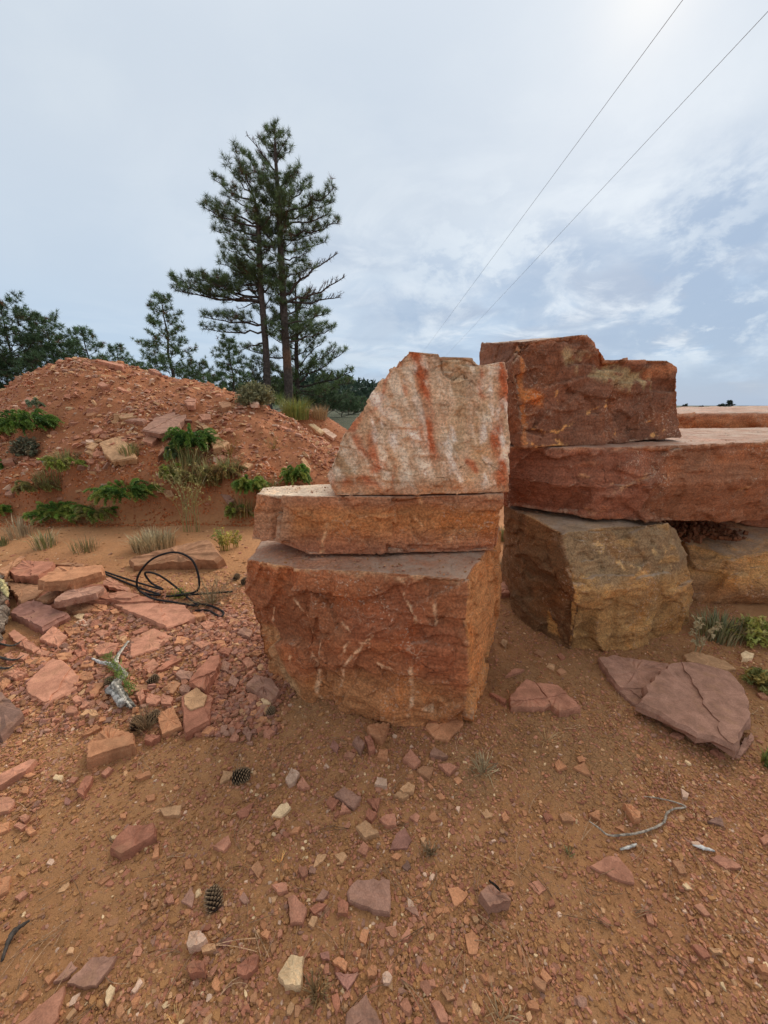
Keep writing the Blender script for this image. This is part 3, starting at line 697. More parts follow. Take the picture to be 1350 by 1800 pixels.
def paint4(v, n, c):
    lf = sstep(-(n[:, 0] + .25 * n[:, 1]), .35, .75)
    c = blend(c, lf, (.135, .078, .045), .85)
    up = sstep(v[:, 2] + .04 * fbm(v, 5, 3, 3), .42, .5) * (1 - lf); c = blend(c, up, (.225, .178, .125), .75)
    c = blend(c, 1 - sstep(polydist(v, A4((985, 930), (1000, 980), (1016, 1030), (1014, 1140)), .02, 10, 4), .008, .05), (.55, .34, .14), .75)
    c = blend(c, sstep(fbm(v * np.array([1, 1, 3]), 6, 4, 5), .25, .7) * (1 - lf), (.48, .30, .13), .5)
    for k, ln in enumerate([((1080, 960), (1090, 985)), ((1180, 950), (1200, 1000)), ((1110, 990), (1120, 1010)), ((1130, 1000), (1150, 1015)), ((1165, 970), (1180, 990)), ((1205, 1000), (1215, 1030)), ((1175, 1090), (1176, 1115))]):
        d = polydist(v, A4(*ln), .02, 14, 50 + k); c = blend(c, (1 - sstep(d, .006, .018)) * sstep(fbm(v, 40, 2, k), -.4, .2), (.62, .46, .26), .8)
    return c
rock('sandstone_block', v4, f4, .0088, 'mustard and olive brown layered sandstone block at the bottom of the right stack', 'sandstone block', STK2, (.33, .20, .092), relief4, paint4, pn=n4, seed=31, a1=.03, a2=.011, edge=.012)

# --- right stack: long slab
def slabz(x): return 1.245 + .012 * (x - .8)
t5 = [V(893, 796, 2.40), V(1042, 789, 2.30), V(1150, 785, 2.34), V(1350, 782, 2.50)]
for q in t5: q[2] = slabz(q[0])
t5.append(np.array([3.6, 2.62, 1.27])); t5.append(np.array([3.9, 3.5, 1.31])); t5.append(np.array([2.4, 3.75, 1.275])); t5.append(np.array([.95, 3.55, 1.25]))
b5 = [V(888, 889, 2.55), V(1040, 911, 2.32), V(1150, 917, 2.36), V(1330, 917, 2.52), np.array([3.5, 2.7, .82]), np.array([3.8, 3.5, .85]), np.array([2.4, 3.7, .82]), np.array([1.0, 3.5, .80])]
m5 = [V(889, 845, 2.42), V(1042, 860, 2.25), V(1150, 850, 2.27), V(1350, 845, 2.44), np.array([3.6, 2.6, 1.0]), np.array([3.9, 3.5, 1.0]), np.array([2.4, 3.8, 1.0]), np.array([.95, 3.6, 1.0])]
A5 = lambda *p: [onplane(x, y, np.array(m5[1]), np.array([.1, -1, 0])) for x, y in p]
def relief5(v):
    r = step_relief(v, A5((1190, 800), (1150, 835), (1090, 860), (1060, 895)), .03, .25, 4, False, np.array([-.5, 0, .8]))
    r += step_relief(v, A5((1185, 805), (1250, 790), (1350, 785)), .022, .22, 6, True)
    r += step_relief(v, A5((1050, 820), (1080, 845), (1120, 850)), .012, .09, 7, True)
    return r
def paint5(v, n, c):
    c = blend(c, sstep(v[:, 0] + .15 * fbm(v, 3, 3, 2), 1.65, 2.0), (.26, .125, .07), .7)
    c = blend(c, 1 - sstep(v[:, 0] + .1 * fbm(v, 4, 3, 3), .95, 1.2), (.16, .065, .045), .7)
    ed = 1 - sstep(polydist(v, t5[:4], .02, 10, 9), .004, .028); c = blend(c, ed, (.50, .29, .21), .7)
    for k, ln in enumerate([((1075, 870), (1110, 850), (1165, 830)), ((1035, 840), (1060, 850), (1085, 845)), ((1150, 865), (1185, 835)), ((1030, 900), (1070, 902)), ((1330, 855), (1300, 880)), ((920, 860), (950, 864))]):
        d = polydist(v, A5(*ln), .03, 12, 70 + k); c = blend(c, (1 - sstep(d, .006, .018)) * sstep(fbm(v, 35, 2, k), -.3, .4), (.58, .36, .22), .7)
    return c
v5 = [*b5, *m5, *t5]; f5 = [list(range(8))[::-1], list(range(16, 24))]
for L in (0, 8): f5 += [[L + i, L + (i + 1) % 8, L + 8 + (i + 1) % 8, L + 8 + i] for i in range(8)]
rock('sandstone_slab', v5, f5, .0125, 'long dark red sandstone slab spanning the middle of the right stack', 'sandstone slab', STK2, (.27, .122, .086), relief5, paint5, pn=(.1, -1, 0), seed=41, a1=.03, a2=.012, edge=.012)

# --- right stack: top block with a step in its top
yA, yB = 2.30, 2.62
outl6 = [(921, 787), (899, 640), (917, 600), (1029, 588), (1046, 600), (1070, 632), (1175, 633), (1192, 645), (1197, 768), (1100, 777), (1040, 783)]
def Y6(px): return yA + (yB - yA) * (px - 915) / 280.
fr6 = [V(x, y, Y6(x)) for x, y in outl6]
fr6[0][2] = 1.252; fr6[-1][2] = 1.252; fr6[-2][2] = 1.258
bk6 = []
for (x, y), q in zip(outl6, fr6):
    bk6.append(q + np.array([-.16, .82, .012 if y < 700 else 0]))
bk6[1] = V(846, 640, 3.05); bk6[2] = V(848, 604, 3.1); bk6[0] = np.array([.72, 3.05, 1.252])
v6 = fr6 + bk6; m_ = len(outl6)
f6 = [list(range(m_))[::-1], list(range(m_, 2 * m_))] + [[i, (i + 1) % m_, m_ + (i + 1) % m_, m_ + i] for i in range(m_)]
n6 = np.array([.32 / .95, -1, 0]) * np.array([1.0, 1, 1]); n6 = np.cross(fr6[8] - fr6[0], np.array([0, 0, 1.])); n6 /= np.linalg.norm(n6)
A6 = lambda *p: [onplane(x, y, np.array(fr6[9]), n6) for x, y in p]
def relief6(v):
    r = step_relief(v, A6((915, 620), (925, 690), (930, 725), (960, 735), (1010, 700)), .03, .16, 4, False, np.array([-.6, 0, .7]))
    r += step_relief(v, A6((1000, 600), (1030, 640), (1080, 650), (1120, 670), (1180, 690)), .03, .11, 6, False)
    r += step_relief(v, A6((940, 735), (1000, 720), (1060, 700), (1120, 690)), .016, .2, 7, True)
    r += step_relief(v, A6((1120, 770), (1125, 740), (1150, 720)), .014, .1, 8, True, np.array([1., 0, 0]))
    return r
def paint6(v, n, c):
    c = blend(c, (1 - sstep(polydist(v, A6((1000, 620), (1030, 640), (1080, 655), (1110, 665), (1150, 670)), .04, 6, 3), .03, .085)) * sstep(fbm(v, 14, 4, 3), -.25, .2), (.40, .34, .22), .85)
    c = blend(c, 1 - sstep(polydist(v, A6((930, 695), (945, 705)), .03, 8, 4), .03, .075), (.50, .20, .07), .9)
    c = blend(c, 1 - sstep(polydist(v, A6((915, 610), (925, 700), (918, 785)), .012, 12, 5), .006, .03), (.52, .24, .10), .7)
    c = blend(c, 1 - sstep(polydist(v, A6((1185, 650), (1150, 655)), .02, 12, 6), .02, .06), (.48, .22, .12), .7)
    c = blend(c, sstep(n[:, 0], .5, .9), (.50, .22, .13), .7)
    c = blend(c, 1 - sstep(polydist(v, fr6[2:8], .015, 12, 7), .01, .03), (.47, .23, .15), .6)
    for k, ln in enumerate([((938, 752), (965, 762), (1010, 745), (1040, 725), (1078, 700)), ((985, 690), (990, 705)), ((1150, 765), (1172, 752)), ((920, 780), (1000, 785)), ((1078, 700), (1070, 712)), ((915, 745), (918, 765)), ((980, 775), (1000, 779)), ((1080, 770), (1084, 755)), ((1140, 740), (1150, 738))]):
        d = polydist(v, A6(*ln), .016, 18, 30 + k); c = blend(c, (1 - sstep(d, .005, .014)) * sstep(fbm(v, 50, 2, k), -.35, .1), (.72, .42, .18), .9)
    return c
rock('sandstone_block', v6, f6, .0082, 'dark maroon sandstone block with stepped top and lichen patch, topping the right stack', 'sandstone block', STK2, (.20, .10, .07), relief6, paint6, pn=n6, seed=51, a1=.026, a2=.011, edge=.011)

# --- block behind, lower right, with soil lying on it
v7 = [*[np.array([*G(px, py)[:2], -.04]) for px, py in ((1225, 1062), (1300, 1058), (1400, 1060))], np.array([4.3, 3.4, -.04]), np.array([2.2, 3.4, -.04]),
      V(1218, 1050, 2.62), V(1300, 1045, 2.55), V(1420, 1050, 2.5), np.array([4.3, 3.4, .3]), np.array([2.1, 3.4, .3]),
      V(1212, 1008, 2.70), V(1290, 985, 2.62), V(1420, 960, 2.62), np.array([4.3, 3.4, .62]), np.array([2.0, 3.4, .52])]
f7 = [list(range(5))[::-1], list(range(10, 15))]
for L in (0, 5): f7 += [[L + i, L + (i + 1) % 5, L + 5 + (i + 1) % 5, L + 5 + i] for i in range(5)]
def paint7(v, n, c):
    c = blend(c, sstep(fbm(v * np.array([1, 1, 4]), 3, 4, 5), 0, .6), (.30, .20, .12), .6)
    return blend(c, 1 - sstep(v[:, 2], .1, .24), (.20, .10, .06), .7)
rock('sandstone_block', v7, f7, .016, 'ochre sandstone block with crumbly soil on top, under the long slab at the right', 'sandstone block', STK2, (.46, .27, .12), None, paint7, seed=61, a1=.035, a2=.014)
# thin wedge stone between it and the slab
v8 = [V(1312, 925, 2.95), V(1420, 940, 2.9), np.array([4.4, 3.5, .62]), np.array([2.9, 3.5, .6]), V(1325, 893, 2.95), V(1420, 890, 2.9), np.array([4.4, 3.5, .80]), np.array([2.9, 3.5, .80])]
rock('sandstone_block', v8, BOX(4), .02, 'small red wedge stone in a dark gap at the right edge below the long slab', 'sandstone block', STK2, (.30, .13, .08), None, None, seed=66, a1=.015)
# far slab and the block that carries it
v9 = [np.array([3.0, 4.1, 1.16]), np.array([6.2, 3.9, 1.16]), np.array([6.4, 5.2, 1.16]), np.array([3.05, 5.3, 1.16]), V(1190, 727, 4.1), V(1600, 722, 3.9), np.array([6.4, 5.2, 1.50]), V(1195, 714, 5.3)]
rock('sandstone_slab', v9, BOX(4), .035, 'flat topped pinkish orange slab in the background behind the right stack', 'sandstone slab', None, (.36, .165, .10), None, lambda v, n, c: blend(blend(c, sstep(n[:, 2], .6, .9), (.33, .17, .125)), 1 - sstep(v[:, 2] + .05 * fbm(v, 5, 3, 2), 1.28, 1.4), (.40, .18, .08), .7), seed=71, a1=.05, a2=.02)
v10 = [np.array(q) for q in ([3.0, 4.15, -.04], [6.1, 4.0, -.04], [6.2, 5.1, -.04], [3.1, 5.2, -.04], [3.1, 4.3, 1.165], [6.1, 4.15, 1.165], [6.2, 5.1, 1.165], [3.15, 5.1, 1.165])]
rock('sandstone_block', v10, BOX(4), .06, 'dark block standing behind the right stack below the flat background slab', 'sandstone block', None, (.30, .13, .08), None, None, seed=75, a1=.04, a2=.02)

# a brown chip broken from the foot of the big block
def prism_rock(name, pts_top, pts_bot, voxel, label, cat, group, base, **kw):
    n = len(pts_top); return rock(name, [*pts_bot, *pts_top], BOX(n), voxel, label, cat, group, base, **kw)

# ------------------------------------------------------------------ loose stones
PAL = {'pink': (.405, .208, .150), 'mauve': (.325, .196, .158), 'soil': (.33, .185, .088), 'orange': (.43, .222, .128), 'tan': (.48, .31, .19), 'cream': (.66, .53, .36), 'dark': (.20, .125, .105),
       'brown': (.34, .19, .115), 'red': (.335, .155, .108), 'pale': (.56, .42, .35), 'purple': (.30, .16, .135)}
CW = {'soil': 'brown', 'pink': 'pinkish', 'mauve': 'mauve', 'orange': 'orange', 'tan': 'tan', 'cream': 'cream', 'dark': 'dark brown', 'brown': 'brown', 'red': 'brick red', 'pale': 'pale grey', 'purple': 'purplish'}
CR = {'A': (0, 930, .3852), 'B': (0, 1250, .3704), 'C': (420, 1250, .3704), 'D': (850, 1250, .3704), 'G': (0, 500, .4741)}
stones = []
def cleave(v, cen, r, n, size):
    out = np.zeros(len(v)); t1 = unit(np.cross(n, [.3, .9, .1])); t2 = np.cross(n, t1)
    for k in range(3):                 # thin layers split off the bedding plane
        a = r.uniform(0, 6.28); d = t1 * math.cos(a) + t2 * math.sin(a); off = r.uniform(.12, .42) * size
        s_ = (v - cen) @ d - off + .10 * size * fbm(v, 9 / max(size, .2) * .4, 3, k + int(a * 10)) + .012 * fbm(v, 30, 3, k)
        out -= .018 * sstep(s_, -.0015, .0015)
    return out
def stone(crop, pts, th=.02, col='pink', lift=0.0, label=None, tilt=None, name=None, skirt=0.0, group=None):
    if crop == 'G': lift += .03; th *= .9
    ox, oy, s = CR[crop]; P = [(ox + x * s, oy + y * s) for x, y in pts]
    cx = sum(p[0] for p in P) / len(P); cyy = sum(p[1] for p in P) / len(P)
    c0 = hit(cx, cyy, th + lift); n = nrm(c0[0], c0[1], .12 if crop == 'G' else .04)
    if crop == 'G':                    # flat pieces lie flatter than the slope does
        n = n * .55 + np.array([0, -.12, .55]); n /= np.linalg.norm(n)
    if tilt is not None: n = n + np.array(tilt); n /= np.linalg.norm(n)
    top = [onplane(x, y, c0, n) for x, y in P]
    if max(np.linalg.norm(np.array(a) - c0) for a in top) > 1.8: return None
    # orientation
    ar = sum(top[i][0] * top[(i + 1) % len(top)][1] - top[(i + 1) % len(top)][0] * top[i][1] for i in range(len(top)))
    if ar < 0: top = top[::-1]
    size = max(np.linalg.norm(a - b) for a in top for b in top)
    r = random.Random(len(stones) * 7 + 3)
    # refine and roughen the outline
    ring = []; seg = max(size * (.12 if size < .15 else .055), .007)
    for i in range(len(top)):
        a, b = top[i], top[(i + 1) % len(top)]; m = max(1, int(np.linalg.norm(b - a) / seg)); d = b - a; pr = np.cross(n, d); pr /= np.linalg.norm(pr) + 1e-9
        for k in range(m):
            j = r.uniform(-1, 1) * seg * .22 if k else r.uniform(-1, 1) * seg * .1
            ring.append(a + d * (k / m) + pr * j)
    ring = np.array(ring); cen = ring.mean(0)
    deep = th + (.02 if lift == 0 else .05 if crop == 'G' else 0.0) + skirt
    base = np.array(PAL[col]) * r.uniform(.88, 1.12)
    if True:
        m = len(ring); k1 = 1 - r.uniform(.02, .06)
        lip = cen + (ring - cen) * k1; lo1 = ring - n * th * r.uniform(.25, .4); lo2 = cen + (ring - cen) * np.array([1 + r.uniform(-.08, .06) for _ in ring])[:, None] - n * deep
        hgt = np.array([r.uniform(-1, 1) * th * .10 for _ in ring])[:, None]
        inn = cen + (ring - cen) * .55 + n * (np.array([r.uniform(-1, 1) * th * .12 for _ in ring])[:, None])
        vs = np.concatenate([lo2, lo1, lip + n * hgt, inn, [cen + n * r.uniform(-1, 1) * th * .1], ])
        fs = []
        for i in range(m):
            j = (i + 1) % m
            for L in range(3): fs.append([L * m + i, L * m + j, (L + 1) * m + j, (L + 1) * m + i])
            fs.append([3 * m + i, 3 * m + j, 4 * m])
        fs.append(list(range(m))[::-1])
        if size > .2 and r.random() < .7:   # a thin cleaved layer still covering part of the bed
            a_ = r.uniform(0, 6.28); t1 = unit(np.cross(n, [.3, .9, .1])); dd = t1 * math.cos(a_) + np.cross(n, t1) * math.sin(a_)
            off = r.uniform(-.02, .16) * size; rr_ = cen + (ring - cen) * np.array([r.uniform(.93, .975) for _ in ring])[:, None]; q_ = []
            sd_ = (rr_ - cen) @ dd
            for i in range(m):
                j = (i + 1) % m
                if sd_[i] <= off: q_.append(rr_[i])
                if (sd_[i] - off) * (sd_[j] - off) < 0: q_.append(rr_[i] + (rr_[j] - rr_[i]) * (off - sd_[i]) / (sd_[j] - sd_[i]))
            if len(q_) > 4:
                q2 = []                # roughen the broken edge
                for i in range(len(q_)):
                    u_, w_ = q_[i], q_[(i + 1) % len(q_)]; mm = max(1, int(np.linalg.norm(w_ - u_) / (size * .05)))
                    for k in range(mm): q2.append(u_ + (w_ - u_) * k / mm + (dd * r.uniform(-1, 1) * size * .022 if k else 0))
                q_ = np.array(q2); B0 = len(vs); K = len(q_); hi = n * min(.007, th * .22 + .002)
                vs = np.concatenate([vs, q_ - n * th * .2, q_ + hi * .8, cen + (q_ - cen) * .97 + hi])
                for L in range(2):
                    for i in range(K): fs.append([B0 + L * K + i, B0 + L * K + (i + 1) % K, B0 + (L + 1) * K + (i + 1) % K, B0 + (L + 1) * K + i])
                fs.append([B0 + 2 * K + i for i in range(K)])
        lo = vs.min(0); loc = np.array([cen[0], cen[1], lo[2]])
        o = mesh_obj(name or ('flagstone' if size > .16 else 'sandstone_piece'), vs, fs, M_STONE, None, False, loc)
    o.color = (*base, 1)
    stones.append(dict(o=o, px=cx, py=cyy, w=max(p[0] for p in P) - min(p[0] for p in P), h=max(p[1] for p in P) - min(p[1] for p in P), col=col, n=len(pts), size=size, th=th, label=label, group=group, crop=crop, area=abs(ar)/2))
    return o

A = 'A'; gr_p = 'slabs in the loose pile at the left'
# support pieces, then the pile of slabs at the left
stone(A, [(60, 290), (250, 250), (480, 250), (500, 330), (300, 350), (90, 350)], .05, 'red', label='broad red base slab mostly buried under the pile of slabs at the left', group=gr_p)
stone(A, [(30, 240), (220, 215), (300, 270), (120, 300)], .06, 'brown', .0, label='brown slab lying low in the left pile beneath the reddish slabs', group=gr_p)
stone(A, [(22, 238), (215, 262), (160, 310), (95, 330)], .03, 'brown', .06, label='dull brown flat slab at the near left of the slab pile', group=gr_p)
stone(A, [(40, 192), (100, 143), (250, 150), (242, 178), (175, 217), (60, 212)], .07, 'red', .08, label='brick red slab at the rear left of the slab pile', group=gr_p)
stone(A, [(165, 320), (260, 262), (298, 265), (285, 290), (215, 328)], .03, 'brown', .06, label='small brown slab tucked below the thick orange slab of the pile', group=gr_p)
stone(A, [(245, 320), (310, 277), (455, 255), (476, 266), (440, 292), (250, 334)], .05, 'mauve', .09, tilt=(.06, -.02, 0), label='mauve grey slab with dark edge directly beneath the thick orange slab', group=gr_p)
stone(A, [(170, 235), (260, 172), (472, 165), (468, 198), (330, 235), (200, 246)], .075, 'orange', .15, label='thick orange slab topmost on the slab pile at the left', group=gr_p)
stone(A, [(-10, 190), (98, 118), (116, 128), (20, 207)], .05, 'brown', .1, tilt=(.1, .1, 0), label='narrow brown slab tilted up at the left edge of the slab pile', group=gr_p)
stone(A, [(470, 222), (500, 218), (592, 268), (586, 286), (470, 255)], .03, 'pink', .02, label='narrow pinkish slab right of the slab pile beside the cable', group=gr_p)
stone(A, [(450, 315), (480, 290), (720, 318), (700, 332), (560, 337)], .04, 'red', .0, label='long brick red strip of stone lying under the cable', group=gr_p)
stone(A, [(250, 165), (300, 155), (385, 158), (380, 168)], .03, 'brown', .08, label='thin brown sliver behind the thick orange slab', group=gr_p)
stone(A, [(45, 378), (130, 312), (318, 388), (192, 455)], .055, 'purple', .0, label='square purplish slab leaning out in front of the slab pile', group=gr_p)
stone(A, [(578, 132), (860, 62), (955, 44), (1012, 118), (985, 142), (760, 152), (600, 172)], .12, 'brown', .0, tilt=(-.05, -.28, 0), label='long greyish brown slab lying behind the black cable loop')
stone(A, [(-60, 330), (0, 290), (40, 330), (20, 385), (-50, 400)], .04, 'red', .02, label='brick red slab cut by the left edge below the slab pile', group=gr_p)
stone(A, [(300, 355), (370, 335), (430, 350), (400, 372), (330, 378)], .03, 'brown', .0, label='small brown plate in front of the mauve grey slab of the pile', group=gr_p)
stone(A, [(490, 292), (560, 285), (640, 300), (600, 318), (500, 316)], .025, 'pink', .03, label='pinkish plate sandwiched between the pile and the cable', group=gr_p)
stone(A, [(20, 570), (50, 560), (70, 590), (30, 610)], .025, 'pink'); stone(A, [(250, 570), (320, 560), (340, 590), (270, 600)], .02, 'orange'); stone(A, [(600, 470), (670, 440), (680, 462), (615, 480)], .02, 'red')
stone(A, [(290, 455), (360, 445), (370, 470), (310, 480)], .02, 'orange'); stone(A, [(430, 470), (470, 455), (500, 470), (460, 488)], .02, 'pink'); stone(A, [(500, 370), (530, 360), (545, 380), (515, 388)], .02, 'orange')
stone(A, [(740, 750), (790, 770), (780, 800), (735, 795)], .025, 'pink'); stone(A, [(1000, 640), (1020, 600), (1050, 610), (1040, 650)], .03, 'mauve'); stone(A, [(1040, 700), (1060, 660), (1090, 690), (1075, 720)], .03, 'mauve')
stone(A, [(1000, 560), (1020, 535), (1060, 545), (1045, 575)], .03, 'red'); stone(A, [(880, 520), (930, 505), (960, 520), (920, 545)], .025, 'pink'); stone(A, [(985, 640), (960, 690), (975, 700), (1010, 655)], .02, 'pink')
stone(A, [(35, 478), (62, 458), (182, 540), (150, 558), (60, 512)], .03, 'pink')
stone(A, [(178, 500), (242, 438), (308, 490), (260, 532)], .03, 'pink')
stone(A, [(115, 710), (180, 640), (240, 590), (292, 603), (360, 668), (352, 725), (205, 800), (125, 752)], .02, 'pink', label='large round pinkish flagstone with a fine crack left of the grey driftwood')
stone(A, [(-80, 690), (0, 740), (105, 835), (60, 880), (0, 935), (-90, 930)], .05, 'dark', label='dark grey brown slab cut by the left edge of the picture')
stone(A, [(10, 655), (60, 638), (125, 655), (70, 682)], .03, 'pink'); stone(A, [(110, 600), (150, 585), (230, 585), (200, 612), (120, 617)], .015, 'orange')
stone(A, [(365, 630), (382, 600), (430, 600), (425, 627)], .02, 'orange')
stone(A, [(520, 345), (600, 333), (845, 345), (897, 400), (762, 450), (620, 392)], .035, 'pink', label='long pale pink pointed slab just in front of the black cable')
stone(A, [(590, 580), (595, 500), (700, 450), (792, 490), (722, 545), (605, 582)], .018, 'pink', label='flat pinkish slab beyond the driftwood, in front of the long pale slab')
stone(A, [(425, 545), (480, 515), (542, 520), (520, 560), (450, 572)], .03, 'pink'); stone(A, [(655, 622), (700, 590), (727, 620), (680, 657)], .018, 'pink')
stone(A, [(710, 645), (790, 575), (832, 590), (742, 642)], .02, 'red')
stone(A, [(860, 700), (900, 645), (960, 580), (1002, 575), (1006, 612), (935, 735)], .06, 'red', label='thick oblong red stone pointing away, in the rubble drift')
stone(A, [(828, 765), (900, 722), (972, 765), (955, 880), (845, 942), (835, 850)], .045, 'red', label='kite shaped red slab in the rubble drift carrying a tan flake')
stone(A, [(838, 760), (895, 720), (947, 760), (930, 805), (870, 825), (842, 800)], .014, 'tan', .047, label='tan flake resting on the kite shaped red slab')
stone(A, [(715, 842), (790, 808), (832, 900), (738, 935)], .03, 'orange'); stone(A, [(1120, 715), (1160, 660), (1240, 680), (1277, 740), (1245, 782)], .04, 'mauve', label='mauve slab leaning near the left foot of the largest block')
stone(A, [(390, 990), (425, 950), (490, 900), (610, 930), (617, 985), (530, 1008), (395, 1052)], .055, 'orange', label='chunky orange and mauve stone in front of the grey dry weed and cones')
stone(A, [(405, 742), (435, 700), (477, 700), (430, 767)], .018, 'orange'); stone(A, [(368, 942), (440, 890), (462, 905), (400, 937)], .02, 'orange')
stone(A, [(665, 790), (670, 745), (757, 770), (710, 802)], .02, 'pink'); stone(A, [(658, 962), (665, 935), (732, 940), (690, 972)], .03, 'red')
stone(A, [(1158, 850), (1180, 775), (1217, 800), (1195, 862)], .015, 'mauve'); stone(A, [(1190, 775), (1215, 765), (1242, 775), (1235, 800), (1200, 797)], .02, 'cream')
stone(A, [(1045, 962), (1075, 915), (1092, 950), (1075, 967)], .015, 'pink'); stone(A, [(1095, 910), (1130, 900), (1152, 930), (1140, 967)], .015, 'mauve')
stone(A, [(418, 372), (425, 340), (490, 350), (486, 377)], .02, 'orange'); stone(A, [(335, 347), (410, 330), (427, 365), (390, 372)], .02, 'pink')
stone(A, [(163, 567), (180, 548), (227, 555), (210, 577)], .02, 'pink'); stone(A, [(70, 592), (95, 560), (132, 570), (105, 594)], .02, 'pink')
stone(A, [(735, 732), (790, 690), (827, 700), (790, 752)], .015, 'brown'); stone(A, [(800, 657), (820, 640), (882, 650), (870, 682), (825, 682)], .025, 'mauve')
stone(A, [(333, 397), (362, 382), (388, 387), (370, 412)], .015, 'cream'); stone(A, [(343, 427), (375, 405), (407, 430), (385, 442)], .012, 'pale')
stone(A, [(1080, 472), (1110, 445), (1152, 460), (1140, 492)], .03, 'mauve'); stone(A, [(913, 432), (940, 415), (982, 430), (945, 462)], .02, 'pink')
stone(A, [(793, 522), (810, 485), (862, 495), (835, 522)], .02, 'orange'); stone(A, [(840, 560), (850, 548), (878, 552), (870, 575)], .02, 'pink')
stone(A, [(815, 722), (835, 708), (878, 715), (860, 745), (825, 742)], .03, 'mauve'); stone(A, [(575, 722), (600, 708), (680, 712), (670, 735), (600, 742)], .02, 'brown')
stone(A, [(1120, 775), (1140, 742), (1175, 760), (1150, 805)], .02, 'pink'); stone(A, [(1105, 600), (1135, 580), (1165, 615), (1130, 635)], .03, 'pink')
stone(A, [(80, 770), (90, 738), (104, 742), (100, 782)], .015, 'pink'); stone(A, [(0, 700), (25, 675), (50, 690), (15, 735), (0, 730)], .02, 'orange')
stone(A, [(450, 885), (470, 860), (512, 856), (505, 880)], .01, 'dark'); stone(A, [(620, 750), (650, 725), (662, 760), (640, 790)], .03, 'pink')
stone(A, [(918, 930), (950, 900), (985, 905), (950, 935)], .02, 'orange'); stone(A, [(985, 510), (1025, 500), (1030, 525), (995, 545)], .02, 'orange')
B = 'B'
stone(B, [(-40, 340), (0, 300), (145, 225), (172, 230), (120, 282), (0, 352)], .03, 'pink', label='long pinkish stone cut by the left edge beside the orange chips')
stone(B, [(515, 650), (545, 600), (610, 540), (730, 530), (740, 582), (572, 678)], .035, 'red', label='brick red five sided slab left of centre in the bare foreground')
stone(B, [(757, 465), (800, 452), (862, 445), (858, 480), (850, 492), (775, 496)], .015, 'tan'); stone(B, [(318, 1287), (440, 1165), (552, 1160), (535, 1200), (455, 1302), (370, 1307)], .014, 'mauve', label='smooth mauve flagstone near the bottom left corner')
stone(B, [(250, 1287), (340, 1185), (367, 1215), (320, 1262)], .012, 'mauve'); stone(B, [(80, 1485), (230, 1360), (307, 1300), (275, 1450), (230, 1510), (60, 1530)], .014, 'pink', label='pinkish flagstone cut by the bottom edge near the left corner')
stone(B, [(1010, 642), (1085, 585), (1097, 620), (1060, 664)], .018, 'pink'); stone(B, [(500, 1330), (525, 1295), (547, 1310), (510, 1397), (497, 1370)], .012, 'cream')
stone(B, [(622, 1327), (665, 1265), (677, 1285), (640, 1337)], .012, 'pale'); stone(B, [(882, 1100), (900, 1045), (945, 1035), (982, 1075), (950, 1107), (890, 1122)], .035, 'pale', label='rounded pale stone above the small orange and white chip')
stone(B, [(950, 1112), (1020, 1100), (1022, 1130), (960, 1147)], .018, 'tan'); stone(B, [(883, 1212), (920, 1175), (972, 1190), (972, 1237), (900, 1247)], .03, 'red')
stone(B, [(1128, 1212), (1220, 1150), (1227, 1200), (1160, 1257)], .02, 'orange'); stone(B, [(858, 902), (905, 838), (922, 870), (910, 932)], .012, 'mauve')
stone(B, [(363, 377), (405, 305), (442, 310), (395, 402)], .025, 'red'); stone(B, [(480, 297), (515, 260), (537, 270), (500, 307)], .02, 'pink')
stone(B, [(1043, 342), (1060, 280), (1112, 290), (1090, 322)], .012, 'tan'); stone(B, [(1120, 482), (1202, 430), (1190, 470), (1150, 507)], .014, 'red')
stone(B, [(-20, 410), (45, 403), (70, 430), (40, 472), (-20, 487)], .018, 'pink'); stone(B, [(-10, 540), (47, 520), (40, 562), (-10, 582)], .014, 'orange')
stone(B, [(88, 502), (120, 485), (142, 500), (115, 527)], .014, 'pink'); stone(B, [(63, 542), (90, 525), (127, 540), (100, 562)], .012, 'pink')
stone(B, [(118, 562), (150, 540), (172, 570), (140, 587)], .014, 'orange'); stone(B, [(638, 307), (710, 280), (717, 300), (660, 322)], .015, 'orange')
stone(B, [(690, 402), (735, 390), (732, 420), (700, 427)], .012, 'orange'); stone(B, [(1188, 742), (1225, 705), (1250, 750), (1225, 792)], .012, 'brown')
stone(B, [(733, 642), (752, 625), (752, 690), (722, 697)], .012, 'orange'); stone(B, [(875, 722), (900, 695), (917, 740), (880, 752)], .012, 'orange')
stone(B, [(208, 1272), (260, 1230), (267, 1250), (230, 1297)], .012, 'orange'); stone(B, [(80, 1372), (120, 1320), (137, 1340), (100, 1377)], .012, 'orange')
stone(B, [(310, 1457), (350, 1405), (364, 1420), (325, 1467)], .012, 'tan'); stone(B, [(1040, 1087), (1107, 1065), (1090, 1102), (1060, 1127)], .008, 'purple')
stone(B, [(783, 887), (820, 870), (827, 905), (800, 912)], .012, 'pink'); stone(B, [(313, 1152), (330, 1118), (352, 1120), (345, 1147)], .008, 'tan')
stone(B, [(1008, 962), (1035, 945), (1042, 965), (1020, 980)], .010, 'tan'); stone(B, [(270, 375), (285, 350), (304, 360), (295, 384)], .01, 'cream')
stone(B, [(250, 318), (262, 298), (300, 305), (290, 332)], .012, 'cream'); stone(B, [(95, 385), (110, 355), (138, 360), (128, 390)], .012, 'orange')
stone(B, [(-10, 790), (50, 780), (40, 850), (-10, 880)], .015, 'orange'); stone(B, [(68, 880), (120, 848), (135, 862), (90, 897)], .01, 'pink')
stone(B, [(105, 305), (150, 290), (172, 300), (130, 316)], .012, 'orange'); stone(B, [(318, 335), (345, 308), (372, 315), (350, 340)], .012, 'pink')
stone(B, [(305, 440), (310, 400), (340, 425), (325, 445)], .01, 'purple'); stone(B, [(1105, 615), (1120, 585), (1140, 595), (1132, 620)], .015, 'tan')
